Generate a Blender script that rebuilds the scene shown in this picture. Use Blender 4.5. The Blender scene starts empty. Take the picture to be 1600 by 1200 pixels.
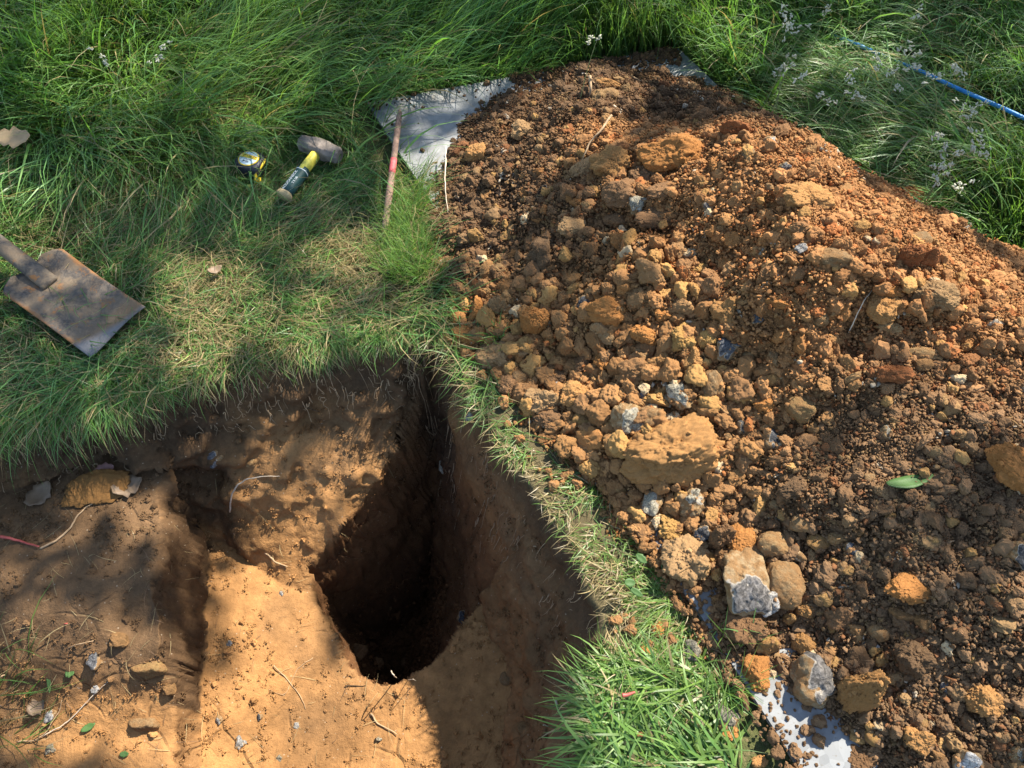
import bpy, bmesh, math, random
import numpy as np
from mathutils import Vector, Matrix

SC = bpy.context.scene
COL = SC.collection
rng = np.random.default_rng(7)
random.seed(7)
R = math.radians

# ------------------------------------------------------------------ camera
CAM_H, PITCH, FPX = 1.5, R(58.0), 1202.0      # eye height, pitch below horizon, focal length in 1600-px units
cam_d = bpy.data.cameras.new('camera'); cam = bpy.data.objects.new('camera', cam_d); COL.objects.link(cam)
cam.location = (0, 0, CAM_H); cam.rotation_euler = (math.pi/2 - PITCH, 0, 0)
cam_d.sensor_fit = 'HORIZONTAL'; cam_d.sensor_width = 36.0; cam_d.lens = 36.0*FPX/1600.0
cam_d.clip_start = 0.02; cam_d.clip_end = 600
SC.camera = cam

# ------------------------------------------------------------------ light
SUN_AZ = math.atan2(0.75, 0.66)               # clockwise from +Y
SUN_EL = R(50.0)
SUN = np.array([math.sin(SUN_AZ)*math.cos(SUN_EL), math.cos(SUN_AZ)*math.cos(SUN_EL), math.sin(SUN_EL)])
w = bpy.data.worlds.new('World'); SC.world = w; w.use_nodes = True
nt = w.node_tree
sky = nt.nodes.new('ShaderNodeTexSky'); sky.sky_type = 'NISHITA'; sky.sun_disc = False
sky.sun_elevation = SUN_EL; sky.sun_rotation = SUN_AZ; sky.air_density = 1.0; sky.dust_density = 1.0
bg = nt.nodes['Background']; bg.inputs['Strength'].default_value = 0.135
nt.links.new(sky.outputs[0], bg.inputs['Color'])
sd = bpy.data.lights.new('sun', 'SUN'); sd.energy = 5.0; sd.angle = R(0.53); sd.color = (1.0, 0.93, 0.82)
so = bpy.data.objects.new('sun', sd); COL.objects.link(so)
so.rotation_euler = Vector(SUN).to_track_quat('Z', 'Y').to_euler(); so.location = (4, 4, 8)
SC.view_settings.view_transform = 'Standard'; SC.view_settings.look = 'None'
SC.view_settings.exposure = 1.45; SC.view_settings.gamma = 1.0; SC.view_settings.use_curve_mapping = False
SC.cycles.max_bounces = 6; SC.cycles.diffuse_bounces = 4; SC.cycles.transmission_bounces = 3

# ------------------------------------------------------------------ pixel <-> place
cP, sP = math.cos(PITCH), math.sin(PITCH)
def at(u, v, z=0.0):
    xn = (np.asarray(u, float)-800)/FPX; yn = (np.asarray(v, float)-600)/FPX
    t = (CAM_H-z)/(sP + yn*cP)
    return np.stack([xn*t, t*(cP-yn*sP), z+0*xn], -1)
def ray(u, v):
    xn = (u-800)/FPX; yn = (v-600)/FPX
    return np.array([xn, cP-yn*sP, -(sP+yn*cP)])
def proj(p):
    p = np.asarray(p, float); x = p[..., 0]; y = p[..., 1]; z = p[..., 2]-CAM_H
    d = y*cP - z*sP; up = y*sP + z*cP
    d = np.where(d < 1e-3, 1e-3, d)
    return 800+FPX*x/d, 600-FPX*up/d, d
def sm(a, b, x): 
    t = np.clip((x-a)/(b-a), 0, 1); return t*t*(3-2*t)

# ------------------------------------------------------------------ noise (numpy)
def _h(ix, iy, iz, s):
    h = (ix*374761393 + iy*668265263 + iz*2147483647*3 + s*1274126177) & 0xFFFFFFFF
    h = ((h ^ (h >> 13))*1274126177) & 0xFFFFFFFF
    h = (h ^ (h >> 16)) 
    h = (h*2246822519) & 0xFFFFFFFF
    return ((h ^ (h >> 15)) & 0xFFFFFF)/float(0xFFFFFF)
def vnoise(P, s=0):
    P = np.asarray(P, float); I = np.floor(P).astype(np.int64); F = P-I; F = F*F*F*(F*(F*6-15)+10)
    out = 0
    for dx in (0, 1):
        wx = F[..., 0] if dx else 1-F[..., 0]
        for dy in (0, 1):
            wy = F[..., 1] if dy else 1-F[..., 1]
            for dz in (0, 1):
                wz = F[..., 2] if dz else 1-F[..., 2]
                out = out + wx*wy*wz*_h(I[..., 0]+dx, I[..., 1]+dy, I[..., 2]+dz, s)
    return out*2-1
def fbm(P, s=0, o=4, g=0.5):
    P = np.asarray(P, float); a = 1; r = 0; n = 0
    for k in range(o):
        r = r + a*vnoise(P*(2.03**k)+17.3*k, s+k); n += a; a *= g
    return r/n
def worley2(x, y, s=0):
    ix = np.floor(x).astype(np.int64); iy = np.floor(y).astype(np.int64)
    best = np.full(x.shape, 9.0); bid = np.zeros(x.shape)
    for dx in (-1, 0, 1):
        for dy in (-1, 0, 1):
            cx = ix+dx; cy = iy+dy
            px = cx+_h(cx, cy, 0*cx, s); py = cy+_h(cx, cy, 0*cx+5, s)
            d = np.hypot(px-x, py-y); m = d < best
            best = np.where(m, d, best); bid = np.where(m, _h(cx, cy, 0*cx+9, s), bid)
    return best, bid
def worley3(P, s=0):
    I = np.floor(P).astype(np.int64); b1 = np.full(P.shape[:-1], 9.0); bid = np.zeros(P.shape[:-1])
    for dx in (-1, 0, 1):
        for dy in (-1, 0, 1):
            for dz in (-1, 0, 1):
                c = I+np.array([dx, dy, dz]); q = np.stack([c[..., k]+_h(c[..., 0], c[..., 1], c[..., 2], s+7*k) for k in range(3)], -1)
                d = np.linalg.norm(q-P, axis=-1); m = d < b1; b1 = np.where(m, d, b1); bid = np.where(m, _h(c[..., 0], c[..., 1], c[..., 2], s+31), bid)
    return b1, bid
def xyz(x, y, z=0.0): return np.stack([x, y, z+0*x], -1)

# ------------------------------------------------------------------ mesh helpers
def link(name, me, mat=None, parent=None, kind=None):
    o = bpy.data.objects.new(name, me); COL.objects.link(o)
    if mat is not None and hasattr(me, 'materials') and len(me.materials) == 0: me.materials.append(mat)
    if parent is not None: o.parent = parent
    if kind: o['kind'] = kind
    return o
def tag(o, label, cat, group=None):
    o['label'] = label; o['category'] = cat
    if group: o['group'] = group
    return o
def tri_mesh(name, V, T, cols=None, smooth=False):
    me = bpy.data.meshes.new(name); V = np.ascontiguousarray(V, np.float32); T = np.ascontiguousarray(T, np.int32)
    me.vertices.add(len(V)); me.vertices.foreach_set('co', V.ravel())
    k = T.shape[1]
    me.loops.add(T.size); me.loops.foreach_set('vertex_index', T.ravel())
    me.polygons.add(len(T)); me.polygons.foreach_set('loop_start', np.arange(0, T.size, k, dtype=np.int32))
    me.update(calc_edges=True)
    if cols is not None:
        for nm, c in cols.items():
            if c.ndim == 1:
                a = me.attributes.new(nm, 'FLOAT', 'POINT'); a.data.foreach_set('value', np.ascontiguousarray(c, np.float32))
            else:
                c4 = np.ones((len(V), 4), np.float32); c4[:, :3] = c[:, :3]
                a = me.attributes.new(nm, 'FLOAT_COLOR', 'POINT'); a.data.foreach_set('color', c4.ravel())
    if smooth: me.polygons.foreach_set('use_smooth', np.ones(len(T), bool))
    me.update(); return me
def bm_obj(name, bm, mat, parent=None, smooth=False):
    me = bpy.data.meshes.new(name); bm.to_mesh(me); bm.free()
    if smooth: me.polygons.foreach_set('use_smooth', np.ones(len(me.polygons), bool))
    return link(name, me, mat, parent)
def tube_arrays(pts, rad, n=6):
    pts = np.asarray(pts, float); m = len(pts); rad = np.broadcast_to(np.asarray(rad, float), (m,))
    tan = np.gradient(pts, axis=0); tan /= np.linalg.norm(tan, axis=1)[:, None]+1e-9
    ref = np.array([0, 0, 1.0]) if abs(tan[:, 2]).mean() < .8 else np.array([1.0, 0, 0])
    a = np.cross(tan, ref); a /= np.linalg.norm(a, axis=1)[:, None]+1e-9; b = np.cross(tan, a)
    th = np.arange(n)*2*math.pi/n
    V = pts[:, None]+rad[:, None, None]*(np.cos(th)[None, :, None]*a[:, None]+np.sin(th)[None, :, None]*b[:, None])
    V = V.reshape(-1, 3); F = []
    for i in range(m-1):
        for j in range(n):
            F.append((i*n+j, i*n+(j+1) % n, (i+1)*n+(j+1) % n, (i+1)*n+j))
    F = np.array(F)
    T = np.concatenate([F[:, [0, 1, 2]], F[:, [0, 2, 3]]])
    caps = [(0, j+1, j) for j in range(1, n-1)]+[((m-1)*n, (m-1)*n+j, (m-1)*n+j+1) for j in range(1, n-1)]
    return V, np.concatenate([T, np.array(caps)])
def spline(P, n=24):
    P = np.asarray(P, float)
    if len(P) == 2: return P[0]+(P[1]-P[0])*np.linspace(0, 1, n)[:, None]
    Q = np.vstack([2*P[0]-P[1], P, 2*P[-1]-P[-2]]); out = []
    for t in np.linspace(0, len(P)-1-1e-6, n):
        i = int(t); f = t-i; a, b, c, d = Q[i:i+4]
        out.append(.5*((2*b)+(c-a)*f+(2*a-5*b+4*c-d)*f*f+(3*b-a-3*c+d)*f**3))
    return np.array(out)

# ------------------------------------------------------------------ materials
class NT:
    def __init__(s, name):
        s.m = bpy.data.materials.new(name); s.m.use_nodes = True; s.t = s.m.node_tree; s.t.nodes.clear()
        s.out = s.n('ShaderNodeOutputMaterial')
    def n(s, typ, **kw):
        x = s.t.nodes.new(typ)
        for k, v in kw.items(): setattr(x, k, v)
        return x
    def l(s, a, b): s.t.links.new(a, b)
    def val(s, sock, v):
        if hasattr(v, 'is_output') or isinstance(v, bpy.types.NodeSocket): s.l(v, sock)
        else: sock.default_value = v
    def coord(s, kind='Object'): return s.n('ShaderNodeTexCoord').outputs[kind]
    def noise(s, vec, scale, detail=5, rough=.55, dist=0.0):
        x = s.n('ShaderNodeTexNoise'); s.val(x.inputs['Vector'], vec); x.inputs['Scale'].default_value = scale
        x.inputs['Detail'].default_value = detail; x.inputs['Roughness'].default_value = rough; x.inputs['Distortion'].default_value = dist
        return x.outputs['Fac']
    def vor(s, vec, scale, feat='F1', out='Distance'):
        x = s.n('ShaderNodeTexVoronoi'); x.feature = feat; s.val(x.inputs['Vector'], vec); x.inputs['Scale'].default_value = scale
        return x.outputs[out]
    def ramp(s, fac, stops):
        x = s.n('ShaderNodeValToRGB'); s.val(x.inputs['Fac'], fac); e = x.color_ramp.elements
        while len(e) > 1: e.remove(e[-1])
        e[0].position = stops[0][0]; e[0].color = (*stops[0][1], 1)
        for p, c in stops[1:]: q = e.new(p); q.color = (*c, 1)
        return x.outputs['Color']
    def rampf(s, fac, stops): return s.ramp(fac, [(p, (v, v, v)) for p, v in stops])
    def mix(s, f, a, b, mode='MIX'):
        x = s.n('ShaderNodeMix'); x.data_type = 'RGBA'; x.blend_type = mode
        s.val(x.inputs[0], f)
        for i, c in ((6, a), (7, b)):
            if isinstance(c, tuple): x.inputs[i].default_value = (*c, 1)
            else: s.l(c, x.inputs[i])
        return x.outputs[2]
    def math(s, op, a, b=0.0):
        x = s.n('ShaderNodeMath'); x.operation = op; s.val(x.inputs[0], a); s.val(x.inputs[1], b); return x.outputs[0]
    def attr(s, name, typ='GEOMETRY', out='Color'):
        x = s.n('ShaderNodeAttribute'); x.attribute_name = name; x.attribute_type = typ; return x.outputs[out]
    def bump(s, h, strength, dist, prev=None):
        x = s.n('ShaderNodeBump'); s.val(x.inputs['Height'], h); x.inputs['Strength'].default_value = strength; x.inputs['Distance'].default_value = dist
        if prev is not None: s.l(prev, x.inputs['Normal'])
        return x.outputs['Normal']
    def bsdf(s, col, rough=.9, nrm=None, spec=.3, metal=0.0):
        b = s.n('ShaderNodeBsdfPrincipled')
        if isinstance(col, tuple): b.inputs['Base Color'].default_value = (*col, 1)
        else: s.l(col, b.inputs['Base Color'])
        s.val(b.inputs['Roughness'], rough); s.val(b.inputs['Metallic'], metal); b.inputs['Specular IOR Level'].default_value = spec
        if nrm is not None: s.l(nrm, b.inputs['Normal'])
        return b.outputs[0]
    def done(s, sh): s.l(sh, s.out.inputs['Surface']); return s.m

def soil_mat(name, src, sc=1.0, var=.35, pits=True, instancer=False):
    t = NT(name); c = t.coord('Object')
    if src == 'object': base = t.n('ShaderNodeObjectInfo').outputs['Color']
    else: base = t.attr(src, 'INSTANCER' if instancer else 'GEOMETRY')
    n1 = t.noise(c, 9*sc, 6, .65); n2 = t.noise(c, 60*sc, 4, .7); n3 = t.noise(c, 260*sc, 3, .7)
    k = t.rampf(n1, [(.3, 1-var), (.5, 1.0), (.72, 1+var*.8)])
    col = t.mix(1.0, base, k, 'MULTIPLY')
    k2 = t.rampf(n2, [(.3, .72), (.55, 1.05), (.75, 1.3)])
    col = t.mix(1.0, col, k2, 'MULTIPLY')
    pale = t.rampf(n3, [(.62, 0), (.75, .3)])
    col = t.mix(pale, col, (.34, .2, .09))
    nb = t.bump(t.noise(c, 35*sc, 5, .7), .55, .012/sc)
    nb = t.bump(t.noise(c, 150*sc, 4, .75), .6, .005/sc, nb)
    if pits: nb = t.bump(t.vor(c, 110*sc), .35, .004/sc, nb)
    return t.done(t.bsdf(col, .95, nb, .15))

def plain(name, col, rough=.6, spec=.4, metal=0.0, nscale=40, var=.2, bump=.2, bd=.002):
    t = NT(name); c = t.coord('Object'); n = t.noise(c, nscale, 5, .6)
    col_ = t.mix(1.0, t.mix(0.0, col, col), t.rampf(n, [(.3, 1-var), (.7, 1+var)]), 'MULTIPLY')
    return t.done(t.bsdf(col_, rough, t.bump(n, bump, bd), spec, metal))

M = {}
M['heap'] = soil_mat('heap_soil', 'col', 1.0, .25)
M['dug'] = None
M['clod'] = soil_mat('clod_soil', 'object', 5.0, .35)
M['crumb'] = soil_mat('crumb_soil', 'col', 14.0, .35, True, True)

def dug_mat():
    t = NT('dug_soil'); c = t.coord('Object'); base = t.attr('col')
    n1 = t.noise(c, 5, 6, .65, .6); n2 = t.noise(c, 45, 5, .7); n3 = t.noise(c, 190, 3, .7)
    col = t.mix(1.0, base, t.rampf(n1, [(.3, .72), (.5, 1.0), (.7, 1.25)]), 'MULTIPLY')
    col = t.mix(1.0, col, t.rampf(n2, [(.3, .75), (.55, 1.03), (.75, 1.25)]), 'MULTIPLY')
    col = t.mix(t.rampf(n3, [(.64, 0), (.74, .35)]), col, (.42, .28, .14))
    fl = t.vor(c, 55); col = t.mix(t.rampf(fl, [(.05, .6), (.11, 0)]), col, (.42, .34, .24))
    # cracks and spade smear
    wv = t.n('ShaderNodeVectorMath', operation='ADD')
    dn = t.n('ShaderNodeTexNoise'); t.l(c, dn.inputs['Vector']); dn.inputs['Scale'].default_value = 5
    sc_ = t.n('ShaderNodeVectorMath', operation='SCALE'); t.l(dn.outputs['Color'], sc_.inputs[0]); sc_.inputs['Scale'].default_value = .12
    t.l(c, wv.inputs[0]); t.l(sc_.outputs[0], wv.inputs[1])
    ck = t.vor(wv.outputs[0], 9, 'DISTANCE_TO_EDGE')
    gate = t.rampf(t.noise(c, 3.1, 3), [(.56, 0), (.68, .8)])
    ckm = t.math('MULTIPLY', t.rampf(ck, [(.0, 1), (.05, 0)]), gate)
    nb = t.bump(t.noise(c, 22, 6, .7), .5, .014)
    nb = t.bump(t.noise(c, 120, 5, .75), .7, .005, nb)
    nb = t.bump(t.math('SUBTRACT', 1.0, ckm), .8, .01, nb)
    return t.done(t.bsdf(col, .93, nb, .18))
M['dug'] = dug_mat()

def grass_mat(name, trans=.45, rough=.42, spec=.45):
    t = NT(name); col = t.attr('col')
    p = t.bsdf(col, rough, None, spec)
    tr = t.n('ShaderNodeBsdfTranslucent'); t.l(t.mix(1.0, col, (1.25, 1.3, .7), 'MULTIPLY'), tr.inputs['Color'])
    mx = t.n('ShaderNodeMixShader'); mx.inputs[0].default_value = trans; t.l(p, mx.inputs[1]); t.l(tr.outputs[0], mx.inputs[2])
    return t.done(mx.outputs[0])
M['grass'] = grass_mat('grass_blades'); M['straw'] = grass_mat('dead_grass', .15, .7, .2)

def leaf_mat(name, a, b, trans=.35):
    t = NT(name); c = t.coord('Object'); n = t.noise(c, 60, 4, .6)
    col = t.mix(n, a, b)
    p = t.bsdf(col, .55, t.bump(t.noise(c, 130, 3), .3, .002), .35)
    tr = t.n('ShaderNodeBsdfTranslucent'); t.l(col, tr.inputs['Color'])
    mx = t.n('ShaderNodeMixShader'); mx.inputs[0].default_value = trans; t.l(p, mx.inputs[1]); t.l(tr.outputs[0], mx.inputs[2])
    return t.done(mx.outputs[0])
M['leaf'] = leaf_mat('green_leaf', (.055, .13, .03), (.11, .2, .06)); M['crown'] = leaf_mat('crown_leaf', (.04, .1, .02), (.08, .15, .03), .3)
M['dryleaf'] = leaf_mat('dry_leaf', (.13, .085, .05), (.24, .165, .1), .1); M['pinkleaf'] = leaf_mat('pink_dry_leaf', (.25, .12, .1), (.3, .17, .14), .1)
M['tanleaf'] = leaf_mat('tan_dry_leaf', (.3, .2, .095), (.42, .3, .16), .15)
M['root'] = plain('root_bark', (.34, .23, .13), .85, .2, 0, 60, .35, .4, .002)
M['palert'] = plain('pale_root', (.55, .45, .33), .8, .2, 0, 60, .25, .3, .001)
M['darkrt'] = plain('dark_root', (.07, .045, .025), .9, .2, 0, 60, .3, .3, .001)
M['redstem'] = plain('red_stem', (.4, .08, .06), .5, .4, 0, 60, .2, .1, .001)
M['bark'] = plain('tree_bark', (.12, .09, .06), .9, .2, 0, 12, .4, .8, .02)

def turf_mat():
    t = NT('turf_soil'); c = t.coord('Object')
    col = t.ramp(t.noise(c, 5, 6, .7), [(.3, (.05, .06, .02)), (.5, (.075, .085, .03)), (.7, (.12, .11, .05))])
    col = t.mix(t.rampf(t.noise(c, 70, 4, .7), [(.5, 0), (.65, .6)]), col, (.2, .15, .08))
    return t.done(t.bsdf(col, .95, t.bump(t.noise(c, 60, 5, .7), .8, .02), .1))
M['turf'] = turf_mat()

def stone_mat(name, cortex, cortex2, core=(.05, .046, .042), rim=(.4, .36, .3)):
    t = NT(name); c = t.coord('Object'); oc = t.n('ShaderNodeObjectInfo').outputs['Color']
    n = t.noise(c, 3.2, 6, .65)
    col = t.mix(t.rampf(n, [(.35, 0), (.65, 1)]), cortex, cortex2)
    col = t.mix(1.0, col, oc, 'MULTIPLY')
    dirt = t.rampf(t.noise(c, 2.0, 7, .72), [(.42, 0), (.54, .85)])
    f = t.attr('face', out='Fac')
    fm = t.rampf(f, [(.42, 0), (.55, 1)]); fr = t.rampf(f, [(.3, 0), (.42, 1), (.55, 1), (.72, 0)])
    col = t.mix(dirt, col, (.26, .14, .055))
    cc = t.mix(t.rampf(t.noise(c, 4.5, 4, .6, 1.0), [(.4, 0), (.65, 1)]), core, tuple(min(.5, x*3.2) for x in core))
    o2 = t.mix(1.0, oc, oc, 'MULTIPLY'); cc = t.mix(1.0, cc, t.mix(1.0, o2, o2, 'MULTIPLY'), 'MULTIPLY')
    col = t.mix(fm, col, cc); col = t.mix(t.math('MULTIPLY', fr, .8), col, rim)
    rg = t.mix(fm, (.9, .9, .9), (.6, .6, .6))
    nb = t.bump(t.noise(c, 6, 6, .7), .5, .12); nb = t.bump(t.noise(c, 28, 4, .7), .4, .03, nb)
    return t.done(t.bsdf(col, rg, nb, .18))
M['flint'] = stone_mat('flint_stone', (.35, .26, .15), (.23, .155, .078))
M['pebble'] = stone_mat('tan_stone', (.3, .2, .1), (.21, .13, .06))

def board_mat():
    t = NT('weathered_board'); c = t.coord('Object')
    a = t.vor(c, 60, 'F1', 'Color'); n = t.noise(c, 4, 5, .7)
    col = t.ramp(n, [(.3, (.2, .208, .21)), (.7, (.25, .25, .24))])
    bw = t.n('ShaderNodeRGBToBW'); t.l(a, bw.inputs[0])
    col = t.mix(1.0, col, t.rampf(bw.outputs[0], [(.2, .85), (.8, 1.1)]), 'MULTIPLY')
    col = t.mix(t.rampf(t.noise(c, 9, 8, .75), [(.55, 0), (.68, .6)]), col, (.24, .19, .13))
    col = t.mix(t.rampf(t.noise(c, 120, 3, .7), [(.62, 0), (.7, .5)]), col, (.14, .115, .085))
    return t.done(t.bsdf(col, .97, t.bump(bw.outputs[0], .25, .0015), .08))
M['board'] = board_mat()
def steel_mat():
    t = NT('rusty_spade_steel'); c = t.coord('Object')
    sep = t.n('ShaderNodeSeparateXYZ'); t.l(c, sep.inputs[0])
    n = t.noise(c, 14, 7, .68, .4); n2 = t.noise(c, 90, 5, .7)
    col = t.ramp(n2, [(.3, (.05, .044, .038)), (.55, (.105, .088, .07)), (.75, (.22, .16, .1))])
    col = t.mix(t.rampf(n, [(.44, 0), (.56, .7)]), col, (.19, .135, .08))     # dried soil film
    ex = t.math('ABSOLUTE', sep.outputs['X'])
    n5 = t.noise(c, 38, 6, .7, .5); col = t.mix(t.rampf(n5, [(.56, 0), (.64, .8)]), col, (.26, .115, .035)); col = t.mix(t.rampf(t.noise(c, 22, 5, .7), [(.55, 0), (.66, .75)]), col, (.042, .039, .037))
    e1 = t.rampf(t.math('ADD', ex, t.math('MULTIPLY', n, .05)), [(.102, 0), (.114, .8)])
    col = t.mix(e1, col, (.34, .14, .035))
    tip = t.rampf(t.math('ADD', sep.outputs['Y'], t.math('MULTIPLY', n, .2)), [(.1, 1), (.17, 0)])
    col = t.mix(t.math('MULTIPLY', tip, .6), col, (.25, .15, .065))
    edge = t.rampf(t.math('ADD', sep.outputs['Y'], t.math('MULTIPLY', sep.outputs['X'], .25)), [(.012, 1), (.03, 0)])
    col = t.mix(edge, col, (.16, .155, .15))
    return t.done(t.bsdf(col, .72, t.bump(n2, .5, .003), .25, .05))
M['steel'] = steel_mat()
M['wood'] = plain('weathered_shaft', (.17, .14, .12), .8, .25, 0, 35, .35, .4, .002)
M['iron'] = plain('worn_iron_head', (.17, .14, .115), .7, .35, .15, 45, .5, .5, .004)
M['rust'] = plain('rusty_bar', (.2, .125, .09), .8, .3, 0, 60, .4, .5, .003)
M['redpaint'] = plain('red_paint', (.5, .09, .09), .6, .4, 0, 60, .3, .3, .002)
M['yellow'] = plain('yellow_shaft_paint', (.62, .52, .07), .5, .4, 0, 70, .3, .2, .001)
M['yplastic'] = plain('yellow_plastic', (.72, .5, .02), .4, .5, 0, 30, .1, .05, .001)
M['green'] = plain('dark_green_rubber', (.012, .045, .042), .6, .4, 0, 50, .25, .2, .001)
M['black'] = plain('black_rubber', (.022, .023, .03), .55, .4, 0, 50, .25, .2, .001)
M['whiteink'] = plain('white_ink', (.6, .63, .6), .6, .3, 0, 30, .1, 0, .001)
M['blackink'] = plain('black_ink', (.02, .02, .03), .6, .3, 0, 30, .1, 0, .001)
M['silver'] = plain('silver_label', (.5, .6, .64), .35, .5, 0, 30, .08, .02, .001)
M['butt'] = plain('pale_wood_end', (.5, .36, .18), .75, .3, 0, 60, .3, .3, .001)
M['hose'] = plain('blue_hose_plastic', (.015, .2, .5), .45, .5, 0, 60, .25, .1, .001)
M['seed'] = leaf_mat('seed_heads', (.42, .42, .28), (.55, .53, .4), .2)
M['stem'] = leaf_mat('grass_stem', (.2, .26, .09), (.3, .32, .14), .2)

# ------------------------------------------------------------------ the dug hole (height field)
RIM_BACK = np.array([(-1.75, .72), (-1.145, .845), (-.866, .905), (-.60, .999), (-.397, 1.06), (-.216, 1.09)])
RIM_RIGHT = np.array([(-.216, 1.09), (-.150, 1.03), (-.075, .87), (-.014, .757), (.06, .65), (.13, .54), (.178, .40), (.183, .34), (.160, .249), (.148, .144), (.14, -.15)])
RIM = np.vstack([RIM_BACK, RIM_RIGHT[1:], [(-1.75, -.15)]])
PIT = np.array([(-.205, 1.06), (-.285, .905), (-.36, .81), (-.44, .72), (-.53, .645), (-.51, .57), (-.463, .515), (-.43, .45), (-.395, .405), (-.34, .378), (-.28, .374), (-.20, .42), (-.155, .465), (-.10, .55), (-.02, .62), (.1, .7), (.1, 1.1)])
def poly_inside(x, y, P):
    c = np.zeros(x.shape, bool); n = len(P)
    for i in range(n):
        x1, y1 = P[i]; x2, y2 = P[(i+1) % n]
        m = ((y1 > y) != (y2 > y))
        with np.errstate(divide='ignore', invalid='ignore'):
            c ^= m & (x < (x2-x1)*(y-y1)/((y2-y1) if y2 != y1 else 1e-9)+x1)
    return c
def dist_line(x, y, P):
    best = np.full(x.shape, 9.0)
    for (x1, y1), (x2, y2) in zip(P[:-1], P[1:]):
        dx, dy = x2-x1, y2-y1; t = np.clip(((x-x1)*dx+(y-y1)*dy)/(dx*dx+dy*dy), 0, 1)
        best = np.minimum(best, np.hypot(x-x1-t*dx, y-y1-t*dy))
    return best
def dug_height(x, y):
    wx = x+.009*fbm(xyz(x*9, y*9), 3, 3); wy = y+.009*fbm(xyz(x*9, y*9, 4.), 5, 3)
    ins = poly_inside(wx, wy, RIM)
    db = dist_line(wx, wy, RIM_BACK); dr = dist_line(wx, wy, RIM_RIGHT)
    dl = wx+1.75; df = wy+.15
    rb = np.interp(x, [-1.3, -.86, -.74, -.6, -.42, -.25, -.1], [.35, .52, .58, .82, .9, .62, .42])
    rr = np.interp(y, [.3, .5, .62, .75, 1.0], [.37, .38, .29, .2, .17])
    dz = .05*fbm(xyz(x*7, y*7, 1.), 11, 3)
    wall = np.maximum.reduce([-db/rb, -dr/rr-dz*.75, -dl/.3, -df/.3])+dz*sm(0, .08, np.minimum(db, dr))
    f2 = -.40-.07*sm(-.78, -.45, x)-.03*sm(.5, .2, y)+.02*fbm(xyz(x*4, y*4), 21, 4)
    bx = -.750+.03*np.sin(y*7)-.06*sm(.66, .84, y)+.02*fbm(xyz(x*14, y*14), 31, 3)
    bench = -.15-.19*sm(.50, .22, y)-.03*sm(-.9, -1.3, x)+.016*fbm(xyz(x*5, y*5), 41, 4)
    hollow = -.05*np.exp(-(((x+.81)/.06)**2+((y-.46)/.045)**2))
    f = np.where(True, f2+(bench+hollow-f2)*sm(.012, -.030, x-bx), 0)
    U = np.maximum(wall, f)
    pin = poly_inside(wx, wy, PIT); dp = dist_line(wx, wy, PIT[:14])*np.where(pin, 1, 0)
    deep = np.maximum.reduce([U-dp/.085, np.maximum(-dr/rr, -db/.25)+dz*.2, -1.2+.05*fbm(xyz(x*14, y*14), 51, 4)])
    z = np.where(pin, np.minimum(U, deep), U)
    return np.where(ins, np.minimum(z, 0), 0.0), np.where(ins, np.minimum(db, dr), 0)

GX = np.arange(-1.8, .3501, .0043); GY = np.arange(-.25, 1.2001, .0043)
X, Y = np.meshgrid(GX, GY)
Z, DR = dug_height(X, Y)
gy, gx = np.gradient(Z, GY, GX)
N = np.stack([-gx, -gy, np.ones_like(Z)], -1); N /= np.linalg.norm(N, axis=-1)[..., None]
P3 = np.stack([X, Y, Z], -1)
steep = 1-N[..., 2]
bf = sm(0, .05, np.minimum.reduce([X-GX[0], GX[-1]-X, Y-GY[0], GY[-1]-Y]))
ins = sm(0, .012, -Z)
nz = .010*fbm(P3*np.array([12, 12, 16.]), 61, 5, .55)+.004*fbm(P3*55, 67, 3)
f1w, b1w = worley3(P3*np.array([13, 13, 24.])+.8*np.stack([fbm(P3*9+3*k, 801+k, 3) for k in range(3)], -1), 5)
bkm = sm(.0, .12, Y-.70-.25*sm(-.25, -.1, X)*0)*sm(-.12, -.25, X)
chunk = (.02+.05*bkm)*np.clip(fbm(P3*np.array([9, 9, 18.]), 71, 4), -.35, .6)*sm(.25, .6, steep)+.06*bkm*sm(.25, .6, steep)*((b1w-.5)*(1-sm(.35, .75, f1w)))+.02*np.abs(fbm(P3*np.array([20, 20, 26.]), 77, 3))*sm(.3, .7, steep)
chunk = chunk*np.where(poly_inside(X, Y, PIT), .25, 1.0)
cut = .006*fbm(P3*np.array([48, 48, 5.]), 85, 3)*sm(.3, .65, steep)+.006*fbm(P3*np.array([16, 16, 16.]), 87, 3)*sm(.3, .65, steep)
amp = (nz*(.4+1.3*sm(.1, .6, steep))+chunk+cut)*ins*bf + (1-ins)*bf*.006*fbm(P3*9, 81, 3)
Pd = P3+N*amp[..., None]
top = 1-sm(-.02, -.005, Z)                         # 0 on turf
cl = np.array([.325, .165, .06]); br = np.array([.205, .112, .048]); dk = np.array([.065, .039, .021]); tf = np.array([.1, .08, .04])
n_a = fbm(P3*np.array([3.5, 3.5, 6.]), 91, 4)
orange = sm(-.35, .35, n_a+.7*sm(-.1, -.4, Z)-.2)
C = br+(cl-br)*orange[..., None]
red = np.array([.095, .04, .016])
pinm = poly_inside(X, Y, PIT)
C = C+(red-C)*np.maximum(sm(-.45, -.8, Z)*.85, np.where(pinm, .8*sm(-.1, -.4, Z), 0))[..., None]  # reddish clay; pit soil darkened further, its deep shade painted into the colour
wall_shade = np.array([.13, .07, .03]); C = C+(wall_shade-C)*(sm(.35, .7, steep)*.6*(~pinm))[..., None]  # steep faces painted darker, the shade on the walls put into the colour
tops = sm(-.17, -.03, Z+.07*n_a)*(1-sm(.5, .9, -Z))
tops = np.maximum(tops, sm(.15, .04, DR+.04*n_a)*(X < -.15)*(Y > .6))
C = C+(dk-C)*(tops*.85)[..., None]
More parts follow.
